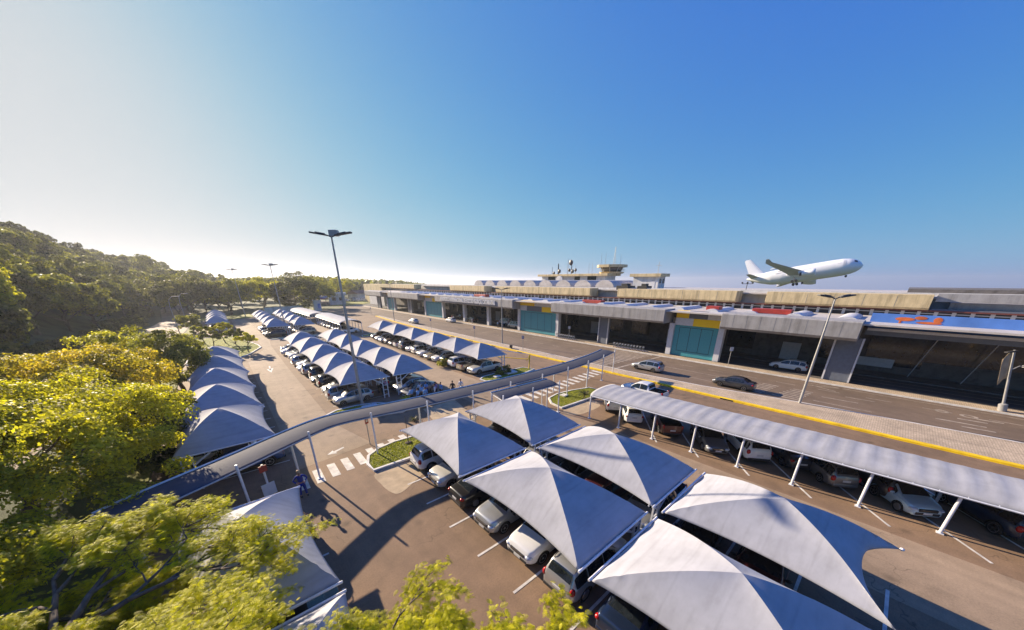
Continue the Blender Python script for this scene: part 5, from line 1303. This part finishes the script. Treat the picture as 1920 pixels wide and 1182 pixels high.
# low scrub under the forest edge
for i in range(26):
    y = 44 + i * 6.2 + q.uniform(-2, 2); x = -22.6 - .0 * y + (y - 40) * .035 - max(0, (y - 150)) * .1 + q.uniform(-.8, .6)
    t_, c_ = HILL[q.choice((1, 3))]; tree(x, y, None, c_, 'dark leafy bush at the foot of the forest beside the road', 'bushes along the forest road', q.uniform(0, 6.28), (q.uniform(.35, .5),) * 2 + (q.uniform(.3, .42),), z=-2.3, name='bush')
# named round trees at the far end of the car park
def bigtree(x, y, h, rad, mat, label, seed, leaves=11000, size=.6, nb=80, spread=.65, r0=.38, low=-.5, bark='bark', blob=.24, th=.75):
    return tree(x, y, trunk_mesh('trunk', h * th, r0, 8, seed, M[bark], spread), crown_mesh('crown', rad, nb, leaves, size, M[mat], blob, seed, h, low), label)
bigtree(-6.5, 168, 8.6, (9.5, 9, 4.4), 'leaf_grey', 'wide grey green tree with bare limbs behind the small distant canopy row', 61, spread=.9)
bigtree(3.5, 172, 8.2, (8.8, 8, 4.4), 'leaf_hill', 'broad round tree on the lawn beneath the most distant lamp post', 62)
bigtree(15, 178, 8.2, (8.2, 8, 4.6), 'leaf_gold', 'yellow green tree between two distant lamp posts', 63)
bigtree(26, 172, 7.6, (8.0, 7.5, 5.6), 'leaf_dark', 'large dark round tree behind the distant carports', 64, 15000, .55, low=-.9)
bigtree(37, 190, 8.6, (8.5, 8, 5.4), 'leaf_hill', 'tall olive tree right of the dark round tree', 65, low=-.7)
bigtree(47, 232, 8.6, (9, 9, 5.5), 'leaf_hill', 'broad tree behind the white gatehouse', 66, low=-.8)
bigtree(44, 262, 11, (11, 10, 6.5), 'leaf_dark', 'tall distant tree left of the tallest lamp post', 67, low=-.8)
bigtree(66, 262, 9, (9, 8, 5), 'leaf_gold', 'brownish distant tree right of the white gatehouse', 68, low=-.8)
bigtree(80, 290, 7, (8, 8, 4.5), 'leaf_hill', 'distant tree before the far end of the terminal', 69, low=-.8)
for i, (x, y, s) in enumerate(((-16, 200, 1.2), (-10, 215, 1.25), (-20, 186, 1.0), (-13, 192, .9), (-4, 196, .95), (4, 200, .9), (-24, 214, 1.3), (-27, 262, 1.4), (-16, 280, 1.4), (-30, 300, 1.5), (-34, 352, 1.2), (-25, 366, 1.1), (-16, 350, 1.1), (-40, 372, 1.2), (-12, 378, 1.1), (-28, 395, 1.2), (-3, 372, 1.0), (8, 384, 1.0), (20, 370, 1.0), (-46, 395, 1.2), (-8, 310, 1.4), (4, 330, 1.3), (0, 210, 1.1), (9, 216, 1.0), (20, 222, 1.0), (30, 232, 1.0), (-20, 240, 1.3), (-6, 250, 1.2), (8, 262, 1.1), (22, 270, 1.05), (34, 284, 1.1), (58, 300, 1.0), (72, 320, 1.0), (92, 330, 1), (18, 300, 1.1), (50, 330, 1.1))):
    t_, c_ = HILL[(i * 5) % 5]; tree(x, y, t_, c_, 'olive tree in the belt of trees behind the round trees at the far end', 'belt of trees at the far end', i * 1.3, s, z=(-2.6 if y < 270 else float(ground_z(x, y)) - 1.5))
bigtree(-6.2, 118, 3.0, (2.4, 2.4, 1.9), 'leaf_hill', 'small round shrub tree left of the small distant canopies', 71, 4500, .32, 40, r0=.16, low=-.8)
for i, (x, y, h, lb) in enumerate(((-3.8, 94, 3.0, 'leaning young tree on the left lawn below the small distant canopies'), (-.4, 93, 3.4, 'tallest leaning young tree on the left lawn'), (1.2, 82, 3.0, 'spiky young tree near the tip of the left lawn'), (2.6, 78, 2.5, 'low young tree at the kerb of the left lawn'), (-2.2, 80, 3.2, 'young tree on the left lawn behind the left canopy row'))):
    bigtree(x, y, h, (1.7, 1.7, .9), 'leaf_gold' if i % 2 else 'leaf_hill', lb, 80 + i, 3600, .22, 26, r0=.09, low=-.4, th=.95)
# the broad yellow trees beside the left row, seen from above
bigtree(-9.6, 25.6, 4.6, (5.9, 6.6, 3.5), 'leaf_gold', 'huge yellow green domed tree filling the left edge beside the walkway', 91, 120000, .15, 360, .8, .3, -.5, blob=.15)
bigtree(-9.0, 41.5, 4.4, (4.7, 7.5, 3.2), 'leaf_rust', 'rusty yellow tree with bare limbs beside the left canopy row', 92, 42000, .19, 150, 1.0, .26, -.25, blob=.17)
bigtree(-5.6, 54, 4.2, (2.9, 5.0, 3.0), 'leaf_hill', 'olive tree overhanging the left canopy row behind the rusty tree', 93, 24000, .2, 90, .8, .22, -.7)
bigtree(-10.5, 60, 4.4, (3.4, 4.5, 2.6), 'leaf_gold', 'yellow tree at the bend of the forest road', 94, 9000, .3, 70, .8, .2, -.5)
bigtree(-5.2, 32.5, 2.4, (1.8, 4.0, 2.4), 'leaf_dark', 'dark bushy tree squeezed between the domed tree and the left canopies', 95, 9000, .26, 60, .7, .16, -.8)
bigtree(-10.2, 15.2, 4.2, (4.2, 4.0, 2.6), 'leaf_gold', 'yellow green tree in the lower left corner before the domed tree', 96, 60000, .14, 190, .8, .22, -.5, blob=.17)
# feathery flamboyant trees right below the camera: limbs, twigs and sprays of pinnate leaves
def frond_template():
    Q = []
    for k in range(6):
        t = .14 + .86 * k / 5; l = .15 * math.sin(PI * (.18 + .74 * t)) + .02; z = -.16 * t * t
        for s in (-1, 1):
            x = t * .42; w = .02
            Q.append([(x - w, 0, z), (x + .25 * l, s * l, z - .03), (x + .25 * l + w * 1.3, s * l * .95, z - .03), (x + w, 0, z)])
    Q.append([(0, -.005, 0), (.42, -.004, -.16), (.42, .004, -.16), (0, .005, 0)])
    return np.array(Q)
FT = frond_template()
def fronds(name, P, sizes, mat, seed, updir=None):
    r = np.random.default_rng(seed); n = len(P); yaw = r.uniform(0, 2 * PI, n); pit = r.normal(.12, .3, n); rol = r.normal(0, .25, n)
    T = FT.reshape(-1, 3); X = T[None] * sizes[:, None, None]
    cy_, sy_ = np.cos(rol)[:, None], np.sin(rol)[:, None]; y = X[..., 1] * cy_ - X[..., 2] * sy_; z = X[..., 1] * sy_ + X[..., 2] * cy_; x = X[..., 0]
    cp, sp_ = np.cos(pit)[:, None], np.sin(pit)[:, None]; x, z = x * cp - z * sp_, x * sp_ + z * cp
    c, s = np.cos(yaw)[:, None], np.sin(yaw)[:, None]; x, y = x * c - y * s, x * s + y * c
    V = np.stack([x, y, z], -1) + P[:, None, :]; k = len(FT)
    var = np.repeat(np.clip(.5 + .28 * r.normal(size=n), 0, 1), k)
    return npmesh(name, V.reshape(-1, 3), np.arange(n * k * 4).reshape(-1, 4), mat, var)
def feather_tree(x, y, h, spread, nlimb, seed, label, az=None, arc=2 * PI, density=1., lean=(0, 0), tipz=1.2):
    q = random.Random(seed); b = MB(); tips = []
    p = Vector((0, 0, -.1)); top = Vector((lean[0], lean[1], h * .45)); b.path([tuple(p), tuple(p.lerp(top, .5) + Vector((.1, -.05, 0))), tuple(top)], [.26, .2, .17], 9)
    def grow(s, d, l, r0, dep):
        n = 4; pts = [s.copy()]; e = s.copy(); dd = d.copy()
        for k in range(n):
            dd = (dd + Vector((q.gauss(0, .16), q.gauss(0, .16), q.gauss(.0, .1) - .05 * (dep < 2)))).normalized(); e = e + dd * l / n; pts.append(e.copy())
            if dep >= 2: tips.append((e.copy(), dep))
        b.path([tuple(v) for v in pts], [max(.007, r0 * (1 - .16 * k)) for k in range(n + 1)], 6 if dep < 2 else 4)
        if dep >= 4: return
        m = 4 if dep < 2 else 3
        for k in range(m):
            s2 = pts[min(n, 1 + k + (dep == 0))]; a = q.uniform(.35, .95) * q.choice((-1, 1)); ax = Vector((q.gauss(0, .25), q.gauss(0, .25), 1)).normalized()
            nd = Matrix.Rotation(a, 3, ax) @ dd; nd.z = nd.z * .6 + q.uniform(-.05, .28); nd.normalize()
            grow(s2, nd, l * q.uniform(.5, .72), r0 * .52, dep + 1)
    az = 0 if az is None else az
    for k in range(nlimb):
        a = az + arc * ((k + .5) / nlimb - .5) + q.uniform(-.2, .2); d = Vector((math.cos(a), math.sin(a), q.uniform(.2, .42))).normalized()
        grow(top, d, spread * q.uniform(.5, .62), .1, 0)
    P = []
    for t, dep in tips:
        for k in range(int(q.choice((2, 3, 4)) * density * (2.6 if dep > 2 else 1.2) + q.random())): P.append((t.x + q.gauss(0, .085), t.y + q.gauss(0, .085), t.z + q.gauss(.04, .04)))
    P = np.array(P); r = thing('feathery_tree', label, 'tree', (x, y, 0))
    b.build('trunk', M['bark'], r, True)
    obj('crown', fronds('crown', P, np.random.default_rng(seed).uniform(.2, .42, len(P)), M['leaf_feather'], seed), r); return r, len(P)
(feather_tree(-3.4, 3.4, 8.8, 5.2, 8, 11, 'feathery yellow green tree sprawling over the lowest canopies at the bottom edge', R(45), R(200), .65)[1])
(feather_tree(-5.0, 11.2, 9.2, 4.6, 9, 12, 'feathery tree at the lower left growing over the end of the walkway', R(60), R(330), .8)[1])
(feather_tree(-.5, 1.5, 9.2, 4.5, 10, 21, 'feathery tree at the bottom edge left of the foreground cars', R(72), R(120), .95)[1])
(feather_tree(-6.9, 6.6, 8.6, 4.4, 9, 31, 'feathery tree filling the bottom left corner', R(50), R(330), .8)[1])
(feather_tree(-5.6, 12.2, 6.6, 3.0, 8, 33, 'low feathery tree between the bottom left corner and the canopies', R(60), R(330), .7)[1])
(feather_tree(9.6, 1.5, 1.6, .8, 4, 14, 'low feathery shrub at the bottom edge beside the shaded dark car', 0, 2 * PI, .5)[1])
# palms and plants in the beds
def spiky(x, y, h, n, l, mat, label, z=.1, seed=3, name='spiky_plant'):
    q = random.Random(seed); r = thing(name, label, 'plant', (x, y, z)); b = MB()
    MB().tube((0, 0, 0), (.05, 0, h), .07, .05, 7).build('stem', M['bark'], r)
    V = []; F = []
    for k in range(n):
        a = q.uniform(0, 2 * PI); u = q.uniform(.3, 1.3); ll = l * q.uniform(.7, 1.2); w = .05; px, py = -math.sin(a) * w, math.cos(a) * w; prev = None
        for m in range(5):
            t = m / 4; cx, cy, cz = math.cos(a) * ll * t * math.cos(u * .6), math.sin(a) * ll * t * math.cos(u * .6), h + ll * (t * math.sin(u) - .55 * t * t)
            ww = (1 - t * .85); V += [(cx - px * ww, cy - py * ww, cz), (cx + px * ww, cy + py * ww, cz)]
            if m: i = len(V); F.append((i - 4, i - 3, i - 1, i - 2))
    obj('fronds', npmesh('fronds', np.array(V), np.array(F), M[mat], rng.random(len(F))), r)
spiky(13.0, 32.6, .5, 46, .9, 'leaf_feather', 'yellow green leafy plant left of the group of people', .02, 3)
spiky(13.9, 30.6, .4, 46, .9, 'leaf_feather', 'yellow green leafy plant in front of the group of people', .02, 4)
spiky(29.0, 21.0, .3, 70, 1.1, 'leaf_grey', 'grey dry spiky plant at the kerb of the island by the carport', .1, 5)
spiky(11.6, 27.9, .1, 40, .7, 'leaf_grey', 'dry grey plant on the apron beyond the walkway', .0, 6)
for i, (x, y, lb) in enumerate(((28.6, 35.0, 'clipped dark green hedge on the island by the pickup'), (24.5, 44.8, 'low dark shrub between the white hatchback and the beige sedan'))):
    tree(x, y, None, crown_mesh('crown', (1.3, .8, .6), 30, 2500, .16, M['leaf_hill'], .3, 120 + i, .4, -.9), lb, None, 0, 1, .1, 'shrub')
# distant woods on the plain
def woods(name, pts, size, h, mat, label):
    r = np.random.default_rng(9); C = []
    for (x, y, n, sp) in pts:
        a = r.normal(size=(n, 3)) * np.array([sp, sp, 0]) + np.array([x, y, 0]); zz = ground_z(a[:, 0], a[:, 1]); lump = h * (.55 + .45 * np.sin(a[:, 0] * .021) * np.cos(a[:, 1] * .017) + .2 * r.random(n))
        a[:, 2] = zz + lump * np.sqrt(r.random(n)); C.append(a)
    C = np.concatenate(C); V, F = quads(C, size, .5, r=r); tag(obj(name, npmesh(name, V, F, M[mat], np.clip(r.normal(.45, .2, len(C)), 0, 1))), label, 'woods', kind='stuff')
pt = []
for az in np.arange(-8, 46, 1.1):
    for d in (420, 560, 760): pt.append((d * math.sin(R(az)), d * math.cos(R(az)), 260, 26 * d / 500))
woods('distant_woods', pt, 6., 13, 'leaf_dark', 'far woods closing the horizon beyond the car park')
pt = []
for az in np.arange(46, 128, .8): pt.append((1500 * math.sin(R(az)), 1500 * math.cos(R(az)), 60, 40))
woods('distant_woods', pt, 9., 16, 'leaf_dark', 'far line of trees on the horizon beyond the runway')
# cars, people and trees at the feet of nothing: end of the planting
for p_ in list(PROTO.values()):
    for c_ in kids(p_):
        for q_ in kids(c_): bpy.data.objects.remove(q_)
        bpy.data.objects.remove(c_)
    bpy.data.objects.remove(p_)
